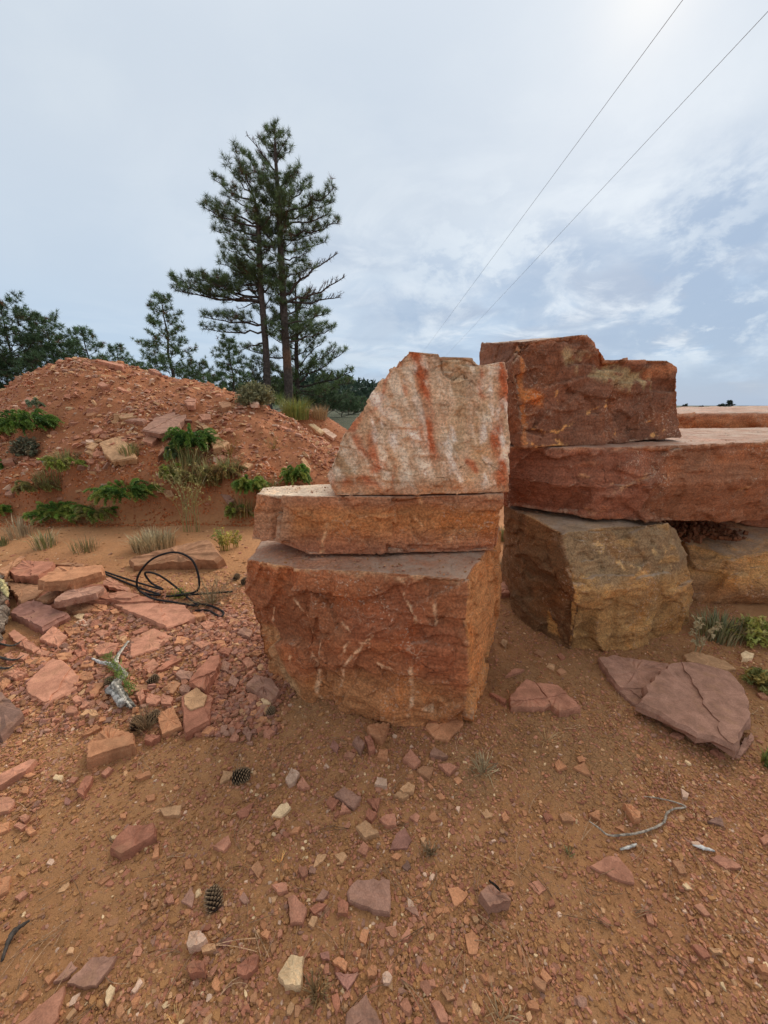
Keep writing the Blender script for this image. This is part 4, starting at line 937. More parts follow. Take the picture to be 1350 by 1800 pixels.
stone(B, [(1170, 655), (1185, 620), (1210, 640), (1190, 665)], .012, 'orange'); stone(B, [(1135, 890), (1155, 855), (1185, 900), (1160, 915)], .01, 'mauve')
Cc = 'C'
stone(Cc, [(512, 850), (560, 795), (718, 795), (720, 957), (640, 945), (520, 902)], .022, 'mauve', label='largest flat mauve stone in the middle of the bare foreground')
stone(Cc, [(608, 72), (640, 58), (715, 52), (705, 95), (675, 127), (620, 102)], .04, 'orange', label='bright orange stone just in front of the largest block'); stone(Cc, [(538, 140), (565, 110), (597, 150), (580, 192)], .03, 'mauve')
stone(Cc, [(596, 115), (625, 110), (650, 180), (620, 192)], .03, 'red'); stone(Cc, [(655, 217), (665, 180), (707, 180), (707, 227)], .02, 'orange')
stone(Cc, [(776, 225), (815, 177), (864, 235), (835, 267)], .02, 'pink'); stone(Cc, [(906, 202), (925, 165), (994, 212), (965, 220)], .022, 'mauve')
stone(Cc, [(843, 280), (870, 258), (927, 265), (905, 327)], .016, 'brown'); stone(Cc, [(943, 250), (1000, 244), (1037, 265), (1000, 297)], .02, 'pink')
stone(Cc, [(220, 322), (250, 266), (287, 290), (265, 332), (235, 347)], .025, 'pale'); stone(Cc, [(273, 350), (300, 308), (337, 357), (300, 368)], .018, 'pink')
stone(Cc, [(643, 347), (655, 310), (702, 320), (702, 357)], .02, 'pale'); stone(Cc, [(763, 370), (800, 335), (837, 350), (832, 382), (780, 387)], .022, 'tan')
stone(Cc, [(733, 397), (760, 377), (807, 397), (780, 417)], .018, 'tan'); stone(Cc, [(448, 395), (500, 356), (580, 405), (545, 462)], .022, 'mauve', label='mauve slab at the middle of a cracked cluster of red pieces')
stone(Cc, [(413, 435), (430, 405), (477, 420), (440, 467)], .014, 'red'); stone(Cc, [(478, 482), (490, 430), (532, 475)], .014, 'pink'); stone(Cc, [(605, 415), (672, 410), (655, 477)], .018, 'red')
stone(Cc, [(600, 500), (615, 455), (657, 485), (630, 522)], .018, 'red'); stone(Cc, [(663, 512), (700, 487), (742, 485), (747, 542), (700, 540)], .018, 'pink')
stone(Cc, [(153, 497), (200, 440), (228, 432), (247, 455), (200, 502)], .014, 'cream'); stone(Cc, [(553, 547), (600, 515), (665, 575), (600, 602)], .022, 'tan', label='tan slab piece below the cracked cluster of red pieces')
stone(Cc, [(563, 662), (590, 615), (617, 640), (600, 682)], .012, 'pink'); stone(Cc, [(713, 657), (745, 580), (790, 550), (822, 610), (800, 652)], .010, 'purple', label='thin purplish flake half sunk in the soil right of the tan slab piece')
stone(Cc, [(353, 742), (370, 680), (417, 678), (400, 707)], .010, 'tan'); stone(Cc, [(453, 680), (500, 667), (514, 690), (490, 722)], .012, 'tan')
stone(Cc, [(281, 742), (320, 730), (327, 770), (300, 787)], .016, 'pink'); stone(Cc, [(773, 735), (800, 704), (817, 740), (800, 759)], .010, 'dark'); stone(Cc, [(153, 822), (225, 812), (232, 850), (190, 862)], .018, 'pink')
stone(Cc, [(233, 880), (260, 867), (324, 935), (300, 1002), (243, 1007), (240, 940)], .018, 'pink', label='pale pink stone standing between cream stone and mauve flagstone'); stone(Cc, [(468, 912), (490, 890), (520, 910), (514, 957), (470, 957)], .02, 'red')
stone(Cc, [(363, 892), (400, 840), (427, 855), (400, 897)], .014, 'mauve'); stone(Cc, [(333, 937), (380, 905), (417, 915), (360, 962)], .014, 'red'); stone(Cc, [(328, 1007), (345, 970), (374, 975), (355, 1027)], .014, 'tan')
stone(Cc, [(785, 932), (840, 925), (857, 977)], .008, 'mauve'); stone(Cc, [(988, 840), (1040, 832), (1087, 870), (1060, 907), (1025, 927)], .008, 'orange', label='flat orange brown stone sunk in the soil left of the blocky mauve stone')
stone(Cc, [(1143, 862), (1190, 815), (1287, 880), (1292, 900), (1192, 925)], .045, 'mauve', label='blocky mauve stone standing proud in the right middle foreground')
stone(Cc, [(183, 1247), (245, 1150), (307, 1160), (300, 1230), (292, 1302), (215, 1302)], .028, 'cream', label='biggest cream coloured stone near the bottom edge'); stone(Cc, [(443, 1187), (475, 1160), (517, 1190), (505, 1232)], .018, 'orange')
stone(Cc, [(453, 1240), (570, 1245), (515, 1327)], .012, 'purple'); stone(Cc, [(500, 1520), (508, 1430), (605, 1338), (682, 1485), (690, 1520)], .018, 'mauve', label='pointed mauve flagstone cut by the bottom edge at the middle')
stone(Cc, [(681, 1247), (705, 1232), (729, 1260), (715, 1292), (685, 1287)], .018, 'pale'); stone(Cc, [(606, 1227), (630, 1200), (657, 1215), (652, 1252), (615, 1257)], .022, 'orange')
stone(Cc, [(1073, 1057), (1110, 1040), (1142, 1090), (1130, 1152), (1090, 1152)], .008, 'orange'); stone(Cc, [(693, 1025), (745, 1015), (754, 1065), (730, 1074)], .009, 'pink')
stone(Cc, [(768, 1082), (805, 1017), (817, 1060), (800, 1082)], .009, 'pink'); stone(Cc, [(570, 1082), (585, 1035), (622, 1035), (600, 1107)], .012, 'orange'); stone(Cc, [(958, 1322), (985, 1305), (1027, 1365), (990, 1372)], .014, 'brown')
stone(Cc, [(913, 1385), (950, 1370), (992, 1440), (992, 1480), (960, 1480)], .012, 'pink'); stone(Cc, [(-10, 1205), (70, 1150), (94, 1160), (87, 1210), (35, 1257), (-10, 1245)], .024, 'red')
stone(Cc, [(383, 1147), (425, 1135), (432, 1180), (390, 1172)], .012, 'purple'); stone(Cc, [(103, 1062), (125, 1035), (150, 1045), (135, 1082)], .01, 'orange'); stone(Cc, [(808, 502), (840, 480), (860, 495), (845, 527)], .012, 'pink')
stone(Cc, [(898, 497), (930, 472), (950, 515), (915, 522)], .012, 'orange'); stone(Cc, [(1138, 467), (1180, 465), (1205, 500), (1170, 507)], .008, 'tan'); stone(Cc, [(1248, 502), (1265, 475), (1280, 510), (1262, 524)], .012, 'orange')
stone(Cc, [(933, 397), (965, 388), (980, 412), (955, 419)], .01, 'orange'); stone(Cc, [(1023, 402), (1055, 388), (1060, 417)], .01, 'orange'); stone(Cc, [(1063, 592), (1090, 582), (1107, 595), (1085, 607)], .006, 'pink')
stone(Cc, [(883, 442), (905, 432), (919, 445), (905, 457)], .01, 'cream'); stone(Cc, [(1016, 322), (1045, 310), (1062, 330), (1040, 347)], .008, 'orange'); stone(Cc, [(385, 290), (410, 282), (415, 305), (392, 309)], .014, 'cream')
stone(Cc, [(0, 470), (50, 440), (70, 432), (40, 500), (0, 505)], .014, 'red'); stone(Cc, [(495, 215), (515, 192), (555, 200), (540, 222)], .018, 'pink'); stone(Cc, [(430, 168), (448, 135), (475, 160), (465, 195)], .012, 'purple')
stone(Cc, [(818, 178), (820, 148), (850, 150), (852, 182)], .02, 'orange'); stone(Cc, [(240, 580), (262, 550), (290, 545), (280, 575)], .012, 'orange'); stone(Cc, [(885, 650), (860, 600), (885, 595), (893, 625)], .01, 'tan')
stone(Cc, [(720, 690), (745, 670), (775, 680), (755, 705)], .010, 'orange'); stone(Cc, [(1155, 765), (1158, 738), (1185, 760)], .008, 'tan'); stone(Cc, [(730, 1345), (738, 1325), (755, 1350), (745, 1370)], .012, 'orange')
D = 'D'
stone(D, [(503, 732), (590, 685), (642, 690), (702, 760), (720, 814), (660, 807)], .012, 'pink', label='flat rose pink stone below the pale crooked twig'); stone(D, [(663, 435), (700, 440), (747, 480), (747, 505), (715, 512)], .03, 'orange')
stone(D, [(498, 484), (550, 468), (555, 522)], .014, 'orange'); stone(D, [(360, 487), (385, 478), (420, 490), (430, 522), (375, 517)], .014, 'brown'); stone(D, [(935, 363), (975, 390), (970, 412), (945, 407)], .014, 'pale')
stone(D, [(1063, 520), (1110, 502), (1135, 508), (1142, 547)], .012, 'dark'); stone(D, [(1073, 692), (1120, 683), (1180, 705), (1230, 742), (1150, 747)], .012, 'pink'); stone(D, [(893, 705), (940, 708), (967, 770), (930, 767)], .012, 'brown')
stone(D, [(998, 920), (1030, 908), (1080, 968), (1050, 967)], .010, 'pink'); stone(D, [(758, 925), (780, 920), (802, 965), (810, 1017), (780, 1002)], .008, 'pink'); stone(D, [(988, 1107), (1010, 1103), (1060, 1130), (1080, 1165), (1045, 1172)], .014, 'red')
stone(D, [(1068, 1120), (1135, 1130), (1137, 1150), (1090, 1147)], .014, 'tan'); stone(D, [(978, 1155), (1022, 1170), (1010, 1190), (990, 1184)], .012, 'pink'); stone(D, [(233, 1272), (250, 1255), (300, 1285), (292, 1327), (260, 1310)], .016, 'brown')
stone(D, [(268, 1250), (280, 1215), (327, 1270), (300, 1287)], .012, 'orange'); stone(D, [(338, 247), (355, 225), (399, 265), (350, 280)], .014, 'orange'); stone(D, [(423, 264), (480, 240), (510, 302), (480, 297)], .012, 'orange')
stone(D, [(443, 217), (470, 209), (485, 235), (455, 242)], .010, 'orange'); stone(D, [(208, 817), (260, 800), (302, 840), (265, 872)], .006, 'pink'); stone(D, [(623, 547), (665, 543), (670, 574)], .008, 'orange')
stone(D, [(753, 832), (775, 818), (790, 845), (765, 852)], .008, 'orange'); stone(D, [(963, 957), (1002, 980), (975, 992)], .008, 'orange'); stone(D, [(943, 822), (960, 812), (990, 845), (965, 842)], .010, 'cream')
stone(D, [(1016, 842), (1040, 845), (1067, 865), (1055, 882)], .010, 'orange'); stone(D, [(203, 1377), (240, 1372), (262, 1390), (265, 1417), (215, 1407)], .012, 'orange'); stone(D, [(1298, 1205), (1340, 1195), (1365, 1245), (1320, 1235)], .02, 'orange')
stone(D, [(84, 492), (100, 475), (120, 510), (98, 524)], .014, 'orange'); stone(D, [(478, 882), (505, 865), (512, 890), (490, 897)], .010, 'orange'); stone(D, [(543, 987), (575, 975), (605, 1000), (590, 1032)], .006, 'red')
stone(D, [(1308, 602), (1345, 580), (1357, 622), (1330, 632)], .010, 'pink'); stone(D, [(160, 1312), (175, 1298), (187, 1310), (176, 1330)], .010, 'cream'); stone(D, [(672, 1260), (682, 1240), (692, 1255), (685, 1272)], .008, 'cream')
stone(D, [(742, 1340), (752, 1325), (765, 1335), (757, 1352)], .010, 'tan'); stone(D, [(605, 1348), (620, 1342), (632, 1365), (620, 1372)], .010, 'cream'); stone(D, [(992, 872), (1008, 862), (1022, 885), (1005, 892)], .008, 'cream')
stone(D, [(240, 980), (262, 970), (272, 995), (248, 1000)], .010, 'tan'); stone(D, [(305, 905), (330, 890), (342, 915), (315, 927)], .010, 'red'); stone(D, [(200, 1435), (220, 1420), (232, 1455), (212, 1475)], .010, 'tan')
stone(D, [(500, 1100), (520, 1092), (550, 1098), (545, 1112)], .008, 'tan'); stone(D, [(865, 1045), (885, 1040), (902, 1065), (885, 1075)], .006, 'orange'); stone(D, [(280, 490), (300, 478), (318, 510), (300, 530)], .010, 'red')
# flagstones at the right
CR['R'] = (860, 860, .36296)
Rr = 'R'
stone(Rr, [(942, 800), (990, 782), (1060, 800), (1160, 838), (1198, 868), (1150, 876), (1030, 850), (955, 826)], .02, 'tan', label='thin tan slab showing behind the largest flagstone at the right')
stone(Rr, [(625, 975), (700, 962), (770, 962), (760, 1070), (690, 1030)], .02, 'mauve', .0, label='small mauve slab peeping out between the two largest flagstones at the right')
stone(Rr, [(527, 815), (610, 802), (870, 845), (900, 880), (770, 960), (632, 965), (575, 890)], .045, 'mauve', .0, label='mauve triangular flagstone partly under the largest flagstone, near the mustard block')
stone(Rr, [(718, 1035), (755, 985), (750, 945), (862, 848), (905, 832), (1015, 840), (1165, 880), (1245, 965), (1265, 1040), (1268, 1120), (1195, 1255), (1090, 1205), (1010, 1190), (900, 1135), (820, 1078)], .045, 'mauve', .05, label='largest flagstone, a broad mauve slab lying at the right foreground', tilt=(-.03, -.02, 0))
stone(Rr, [(1195, 1290), (1230, 1215), (1270, 1175), (1285, 1205), (1220, 1298)], .015, 'mauve', .0, label='narrow mauve flake at the near right corner of the largest flagstone')
stone(Rr, [(95, 1010), (180, 918), (222, 935), (300, 1040), (270, 1055), (105, 1055)], .035, 'pink', label='left half of the split pinkish flagstone right of the largest block')
stone(Rr, [(222, 938), (330, 948), (445, 1050), (340, 1078), (302, 1045)], .035, 'pink', label='right half of the split pinkish flagstone right of the largest block')
stone(Rr, [(0, 985), (20, 985), (85, 1020), (75, 1035)], .02, 'red', label='thin red sliver touching the split pinkish flagstone')
stone(Rr, [(78, 905), (120, 868), (172, 872), (150, 885)], .014, 'pink'); stone(Rr, [(215, 790), (240, 775), (275, 790), (250, 808)], .014, 'brown'); stone(Rr, [(275, 860), (290, 838), (320, 850), (312, 880)], .012, 'tan')
stone(Rr, [(325, 880), (350, 862), (375, 885), (345, 897)], .012, 'brown'); stone(Rr, [(340, 955), (355, 938), (380, 950), (360, 965)], .014, 'orange'); stone(Rr, [(52, 745), (65, 722), (88, 735), (75, 762)], .02, 'tan')
stone(Rr, [(45, 455), (75, 448), (110, 460), (108, 500), (52, 505)], .04, 'pink', label='pink stone seen in the gap between the two stacks'); stone(Rr, [(1216, 795), (1240, 782), (1285, 795), (1275, 815), (1225, 818)], .03, 'cream')
stone(Rr, [(875, 1185), (895, 1172), (945, 1195), (925, 1205)], .014, 'pink'); stone(Rr, [(1072, 1262), (1100, 1252), (1145, 1295), (1120, 1300)], .014, 'red'); stone(Rr, [(535, 1000), (550, 988), (572, 1003), (555, 1012)], .012, 'orange')
stone(Rr, [(580, 995), (600, 982), (618, 995), (600, 1007)], .012, 'orange'); stone(Rr, [(182, 1088), (200, 1075), (218, 1088), (200, 1098)], .012, 'orange'); stone(Rr, [(328, 800), (345, 790), (370, 815), (350, 825)], .012, 'red')
stone(Rr, [(1295, 985), (1330, 985), (1355, 1010), (1320, 1010)], .014, 'pink')
stone(Cc, [(886, 70), (930, -10), (1060, 5), (1065, 60), (990, 135), (930, 125)], .02, 'orange', lift=.0, skirt=.0, label='rounded brown stone wedged under the near right corner of the largest block')
# on the mound
Gm = 'G'; gm = 'stones on the red mound'
stone(Gm, [(528, 540), (580, 490), (635, 450), (675, 446), (694, 480), (690, 492), (640, 540), (592, 552)], .04, 'mauve', label='large purplish mauve slab with a white streak on the red mound', group=gm)
stone(Gm, [(365, 585), (400, 572), (450, 563), (480, 600), (509, 640), (507, 645), (415, 655), (385, 630)], .04, 'tan', label='large tan pentagonal slab lying on the red mound', group=gm)
for pts, th, col_ in [([(525, 580), (545, 556), (587, 565), (562, 590)], .03, 'pink'), ([(333, 548), (355, 517), (382, 540), (350, 554)], .03, 'pink'), ([(315, 602), (340, 583), (367, 592), (340, 612)], .03, 'tan'),
    ([(313, 620), (340, 610), (369, 626), (345, 634)], .03, 'tan'), ([(435, 490), (450, 476), (497, 477), (512, 490), (450, 499)], .03, 'tan'), ([(455, 504), (500, 496), (542, 499), (530, 510)], .03, 'mauve'),
    ([(718, 503), (740, 502), (812, 558), (798, 567)], .03, 'tan'), ([(778, 577), (810, 569), (850, 585), (830, 602), (790, 608)], .04, 'tan'), ([(810, 442), (825, 433), (855, 437), (858, 452), (825, 460)], .06, 'brown'),
    ([(683, 432), (705, 420), (728, 425), (720, 449), (695, 447)], .03, 'pink'), ([(735, 480), (780, 480), (782, 500), (750, 502)], .03, 'pink'), ([(905, 415), (925, 414), (962, 440), (930, 438)], .03, 'pale'),
    ([(1010, 506), (1030, 498), (1052, 502), (1040, 514)], .03, 'pink'), ([(78, 442), (100, 415), (122, 424), (112, 442)], .03, 'pink'), ([(360, 372), (378, 359), (402, 375), (380, 380)], .03, 'pink'),
    ([(1130, 510), (1160, 513), (1202, 545), (1188, 552)], .03, 'cream'), ([(1175, 532), (1200, 528), (1250, 560), (1235, 570)], .03, 'pale'), ([(598, 757), (625, 748), (648, 785), (615, 790)], .04, 'tan'),
    ([(815, 775), (850, 780), (869, 800), (845, 815)], .04, 'mauve'), ([(0, 650), (45, 640), (52, 660), (10, 667)], .03, 'pink'), ([(108, 707), (135, 692), (157, 690), (150, 708)], .03, 'orange'),
    ([(365, 320), (378, 313), (392, 322), (378, 330)], .03, 'tan'), ([(245, 440), (252, 431), (264, 436), (258, 446)], .03, 'cream'), ([(262, 500), (270, 487), (292, 490), (288, 502)], .03, 'pink'),
    ([(160, 373), (172, 360), (182, 365), (172, 376)], .03, 'tan'), ([(435, 465), (445, 450), (462, 462), (450, 478)], .03, 'tan'), ([(560, 420), (575, 415), (595, 420), (580, 430)], .03, 'pink'),
    ([(340, 452), (350, 430), (365, 432), (358, 455)], .03, 'pink'), ([(15, 780), (30, 750), (55, 765), (40, 782)], .03, 'mauve'), ([(75, 688), (85, 680), (112, 684), (100, 694)], .03, 'pale'),
    ([(895, 672), (915, 660), (938, 665), (920, 680)], .03, 'tan'), ([(555, 470), (565, 458), (590, 462), (580, 476)], .03, 'pink'), ([(1055, 640), (1065, 632), (1085, 650), (1070, 655)], .03, 'pink'), ([(575, 745), (585, 733), (603, 738), (598, 752)], .04, 'cream'),
    ([(272, 745), (285, 735), (300, 742), (290, 755)], .03, 'tan'), ([(600, 628), (610, 612), (605, 590), (585, 640)], .03, 'pink'), ([(1115, 650), (1128, 640), (1155, 683), (1150, 690)], .05, 'tan'),
    ([(362, 284), (380, 280), (460, 297), (455, 306)], .05, 'pink'), ([(550, 314), (575, 314), (600, 330), (580, 328)], .04, 'pink'), ([(800, 640), (818, 628), (840, 640), (820, 650)], .03, 'pink'), ([(470, 380), (480, 370), (500, 375), (490, 385)], .03, 'pink'),
    ([(610, 350), (625, 343), (655, 352), (640, 360)], .03, 'mauve'), ([(210, 770), (222, 762), (235, 775), (220, 782)], .03, 'pink'), ([(545, 415), (560, 408), (598, 412), (590, 422)], .03, 'pink')]:
    stone(Gm, pts, th, col_, group=gm)

# extra pieces that fill the rubble drift and the left side
def in_poly(x, y, poly):
    c = False
    for i in range(len(poly)):
        (x1, y1), (x2, y2) = poly[i - 1], poly[i]
        if (y1 > y) != (y2 > y) and x < (x2 - x1) * (y - y1) / (y2 - y1) + x1: c = not c
    return c
zones = [([(60, 1040), (240, 1075), (340, 1075), (430, 1095), (440, 1130), (330, 1130), (180, 1130), (60, 1110)], 18, 18, 38, 'plate'), ([(0, 1120), (170, 1130), (330, 1140), (300, 1240), (0, 1250)], 14, 16, 32, 'plate'),
         ([(345, 1095), (440, 1085), (458, 1170), (490, 1215), (470, 1300), (380, 1290), (370, 1200), (300, 1180), (310, 1120)], 70, 9, 24, 'drift'),
         ([(0, 1110), (180, 1060), (330, 1080), (300, 1250), (0, 1260)], 34, 9, 20, 'left'), ([(0, 1230), (120, 1280), (60, 1450), (0, 1480)], 14, 9, 18, 'left')]
occ = [(s['px'], s['py'], max(s['w'], s['h'] * 1.3) * .5) for s in stones]
for poly, cnt, s0, s1, zn in zones:
    k = 0; tries = 0; xs = [p[0] for p in poly]; ys = [p[1] for p in poly]
    while k < cnt and tries < 5000:
        tries += 1; x = rnd.uniform(min(xs), max(xs)); y = rnd.uniform(min(ys), max(ys)); r_ = rnd.uniform(s0, s1) * .5
        if not in_poly(x, y, poly) or any((x - a) ** 2 + (y - b) ** 2 < (r_ * .75 + c * .8) ** 2 for a, b, c in occ): continue
        occ.append((x, y, r_)); k += 1
        m = rnd.choice((4, 4, 5, 5, 6)); th0 = rnd.uniform(0, 6.28); el_ = rnd.uniform(.5, .85)
        pts = [(x + r_ * math.cos(th0 + 6.283 * (i + rnd.uniform(-.25, .25)) / m) * rnd.uniform(.8, 1.1), y + el_ * r_ * math.sin(th0 + 6.283 * (i + rnd.uniform(-.25, .25)) / m) * rnd.uniform(.8, 1.1)) for i in range(m)]
        CR['Z'] = (0, 0, 1); stone('Z', pts, rnd.uniform(.010, .018) if zn == 'plate' else rnd.uniform(.014, .035), rnd.choice(['pink', 'pink', 'mauve', 'red', 'pink', 'orange', 'mauve', 'purple', 'tan'] if zn == 'drift' else ['pink', 'orange', 'pink', 'tan', 'red', 'brown']), tilt=(rnd.uniform(-.25, .25), rnd.uniform(-.25, .25), 0))
#LABELS
LM = [('the large open pine cone', 377, 1578), ('the black weathered pine cone', 424, 1363), ('the grey driftwood', 210, 1190), ('the grey weed holding cones', 258, 1275), ('the largest flat mauve stone', 648, 1573),
      ('the biggest cream coloured stone', 510, 1706), ('the blocky mauve stone', 871, 1577), ('the pale crooked twig', 1130, 1450), ('the rose pink stone', 1080, 1527), ('the largest flagstone', 1220, 1235), ('the split pinkish flagstone', 955, 1225),
      ('the largest block\'s near right corner', 800, 1295), ('the bright orange stone', 665, 1280), ('the brick red five sided slab', 232, 1480), ('the cracked cluster of red pieces', 612, 1405), ('the silvery grey dry weed', 848, 1350),
      ('the chunky orange and mauve stone', 193, 1305), ('the kite shaped red slab', 346, 1250), ('the round pinkish flagstone', 91, 1195), ('the black cable loop', 300, 1020), ('the largest block\'s left foot', 480, 1200), ('the square purplish slab', 70, 1080),
      ('the smooth mauve flagstone', 160, 1706), ('the mustard brown block', 1090, 1140), ('the slender white twig piece', 1237, 1491), ('the lower right picture corner', 1350, 1800),
      ('the tan pentagonal slab', 207, 789), ('the mauve slab with a white streak', 290, 735), ('the mound\'s middle green spurge', 345, 772), ('the mound\'s leftmost dense spurge', 68, 742), ('the olive shrub on the ridge', 450, 695), ('the spurge on the bank', 215, 865), ('the spurge nearest the blocks', 521, 834), ('the yellow weed stalks', 340, 890), ('the sparse yellow green sprigs', 125, 810), ('the crest of the mound', 180, 637)]
def dirw(dx, dy):
    a = math.degrees(math.atan2(dy, dx)); k = int(((a + 360 + 22.5) % 360) // 45)
    return ['right of', 'below right of', 'below', 'below left of', 'left of', 'above left of', 'above', 'above right of'][k]
# the 290 that show largest stay objects; the smallest few go with the gravel
stones.sort(key=lambda s_: -(s_['w'] * s_['h'] + (1e6 if s_['label'] else 0)))
small_ones = [(np.array(s_['o'].location) + [0, 0, .004], s_['size'], tuple(s_['o'].color)[:3]) for s_ in stones[290:]]
for s_ in stones[290:]: bpy.data.objects.remove(s_['o'])
stones = stones[:290]
used = set(); i300 = 0
for s in sorted(stones, key=lambda s: -s['area']):
    o = s['o']; asp = s['w'] / max(1, s['h'])
    if not s['label']:
        cand = sorted(LM, key=lambda l: math.hypot(l[1] - s['px'], (l[2] - s['py']) * 1.2))
        shp = 'triangular' if s['n'] == 3 else 'elongated' if asp > 2.3 or asp < .5 else 'four sided' if s['n'] == 4 else 'irregular' if s['n'] >= 6 else 'five sided'
        px_ = max(s['w'], s['h']); szw = 'tiny' if px_ < 13 else 'small' if px_ < 24 else 'medium' if px_ < 42 else 'large'
        kind = 'flake' if s['th'] < .013 else 'stone' if s['th'] > .024 else 'chip' if px_ < 30 else 'slab'
        lab = None
        for extra in ('', 'weathered '):
            for c_ in cand[:5]:
                t = f"{szw} {CW[s['col']]} {shp} {kind} {dirw(s['px'] - c_[1], s['py'] - c_[2])} {c_[0]}"
                if t not in used: lab = t; break
            if lab: break
        s['label'] = lab or t
    used.add(s['label'])
    tag(o, s['label'], 'stone', s['group'] or 'loose sandstone pieces on the ground')

# ------------------------------------------------------------------ scattered gravel (stuff)
def chip_protos(k, flat, seed, nm):
    r = random.Random(seed); col_ = bpy.data.collections.new(nm)
    for i in range(k):
        bm = bmesh.new(); m = r.choice((4, 5, 5, 6, 7)); t0 = r.uniform(0, 6.28)
        A_ = [(math.cos(t0 + 6.283 * (j + r.uniform(-.3, .3)) / m) * r.uniform(.35, .55), math.sin(t0 + 6.283 * (j + r.uniform(-.3, .3)) / m) * r.uniform(.3, .5)) for j in range(m)]
        for x, y in A_:
            bm.verts.new((x, y, -flat * .5)); bm.verts.new((x * r.uniform(.8, .95), y * r.uniform(.8, .95), flat * r.uniform(.35, .6)))
        bmesh.ops.convex_hull(bm, input=bm.verts)
        me = bpy.data.meshes.new(nm); bm.to_mesh(me); bm.free(); me.materials.append(M_CHIP)
        o = bpy.data.objects.new('chip', me); col_.objects.link(o)
    return col_
PR1 = chip_protos(14, .5, 5, 'gravel_shapes'); PR2 = chip_protos(12, .2, 6, 'flake_shapes')
def scatter(name, pos, rot, scl, cols, coll):
    me = bpy.data.meshes.new(name); me.vertices.add(len(pos)); me.vertices.foreach_set('co', np.asarray(pos, np.float32).ravel())
    for nm_, dat in (('rot', rot), ('scl', scl)):
        a_ = me.attributes.new(nm_, 'FLOAT_VECTOR', 'POINT'); a_.data.foreach_set('vector', np.asarray(dat, np.float32).ravel())
    a_ = me.attributes.new('col', 'FLOAT_COLOR', 'POINT'); a_.data.foreach_set('color', np.concatenate([cols, np.ones((len(cols), 1))], 1).astype(np.float32).ravel())
    o = bpy.data.objects.new(name, me); C.objects.link(o)
    ng = bpy.data.node_groups.new(name, 'GeometryNodeTree'); ng.interface.new_socket('Geometry', in_out='INPUT', socket_type='NodeSocketGeometry'); ng.interface.new_socket('Geometry', in_out='OUTPUT', socket_type='NodeSocketGeometry')
    N = ng.nodes; L = ng.links; gi = N.new('NodeGroupInput'); go = N.new('NodeGroupOutput')
    ip = N.new('GeometryNodeInstanceOnPoints'); ci = N.new('GeometryNodeCollectionInfo'); ci.inputs['Collection'].default_value = coll; ci.inputs['Separate Children'].default_value = True
    m2p = N.new('GeometryNodeMeshToPoints')
    ra = N.new('GeometryNodeInputNamedAttribute'); ra.data_type = 'FLOAT_VECTOR'; ra.inputs[0].default_value = 'rot'
    sa = N.new('GeometryNodeInputNamedAttribute'); sa.data_type = 'FLOAT_VECTOR'; sa.inputs[0].default_value = 'scl'
    e2r = N.new('FunctionNodeEulerToRotation')
    L.new(gi.outputs[0], m2p.inputs['Mesh']); L.new(m2p.outputs[0], ip.inputs['Points']); L.new(ci.outputs[0], ip.inputs['Instance']); ip.inputs['Pick Instance'].default_value = True
    L.new(ra.outputs['Attribute'], e2r.inputs[0]); L.new(e2r.outputs[0], ip.inputs['Rotation']); L.new(sa.outputs['Attribute'], ip.inputs['Scale']); L.new(ip.outputs[0], go.inputs[0])
    md = o.modifiers.new('scatter', 'NODES'); md.node_group = ng
    return tag(o, kind='stuff')
def pals(n, weights):
    ks = list(weights); P_ = np.array([PAL[k] for k in ks]); w_ = np.array([weights[k] for k in ks], float); w_ /= w_.sum()
    return P_[rng.choice(len(ks), n, p=w_)] * rng.uniform(.75, 1.2, (n, 1))
def footprint_mask(x, y):
    """outside the stacked blocks"""
    return ~(((x > -.62) & (x < .62) & (y > 1.95) & (y < 2.4)) | ((x > .2) & (x < .6) & (y > 1.75) & (y < 2.2)))
# fine gravel everywhere near
def grav(n, x0, x1, y0, y1, smin, smax, dens, wts, coll, name, tiltv=.5, sink=.25, flatz=(.6, 1.0)):
    x = rng.uniform(x0, x1, n); y = rng.uniform(y0, y1, n) if isinstance(y0, (int, float)) else y0
    p = np.stack([x, y, 0 * x], 1); keep = (rng.uniform(0, 1, n) < dens(x, y, p)) & footprint_mask(x, y); x, y, p = x[keep], y[keep], p[keep]; n = len(x)
    s = smin * (smax / smin) ** (rng.uniform(0, 1, n) ** 1.7)
    z = Hi(x, y) + s * sink * .3
    e = .03; nx_ = (Hi(x - e, y) - Hi(x + e, y)) / (2 * e); ny_ = (Hi(x, y - e) - Hi(x, y + e)) / (2 * e)
    rot = np.stack([-ny_ * .9 + rng.normal(0, tiltv, n) * .5, nx_ * .9 + rng.normal(0, tiltv, n) * .5, rng.uniform(0, 6.28, n)], 1)
    scl = np.stack([s * rng.uniform(.8, 1.5, n), s * rng.uniform(.7, 1.1, n), s * rng.uniform(*flatz, n)], 1)
    return scatter(name, np.stack([x, y, z], 1), rot, scl, pals(n, wts), coll)
def dn(x, y, p):
    d = .22 + .8 * sstep(fbm(p, 1.8, 4, 61), -.35, .55)
    _, dz = soil_col(x, y, np.zeros_like(x)); d = d * (1 - .72 * dz)
    q = G(640, 1500); d = d + .35 * (1 - sstep(np.hypot(x - q[0], y - q[1]), .3, .9))
    return d * (1 - .5 * sstep(y, 3.2, 3.9))
WT = {'soil': 13, 'orange': 5, 'pink': 5, 'red': 5, 'brown': 4, 'tan': 1.6, 'cream': .5, 'mauve': 2, 'pale': .5}
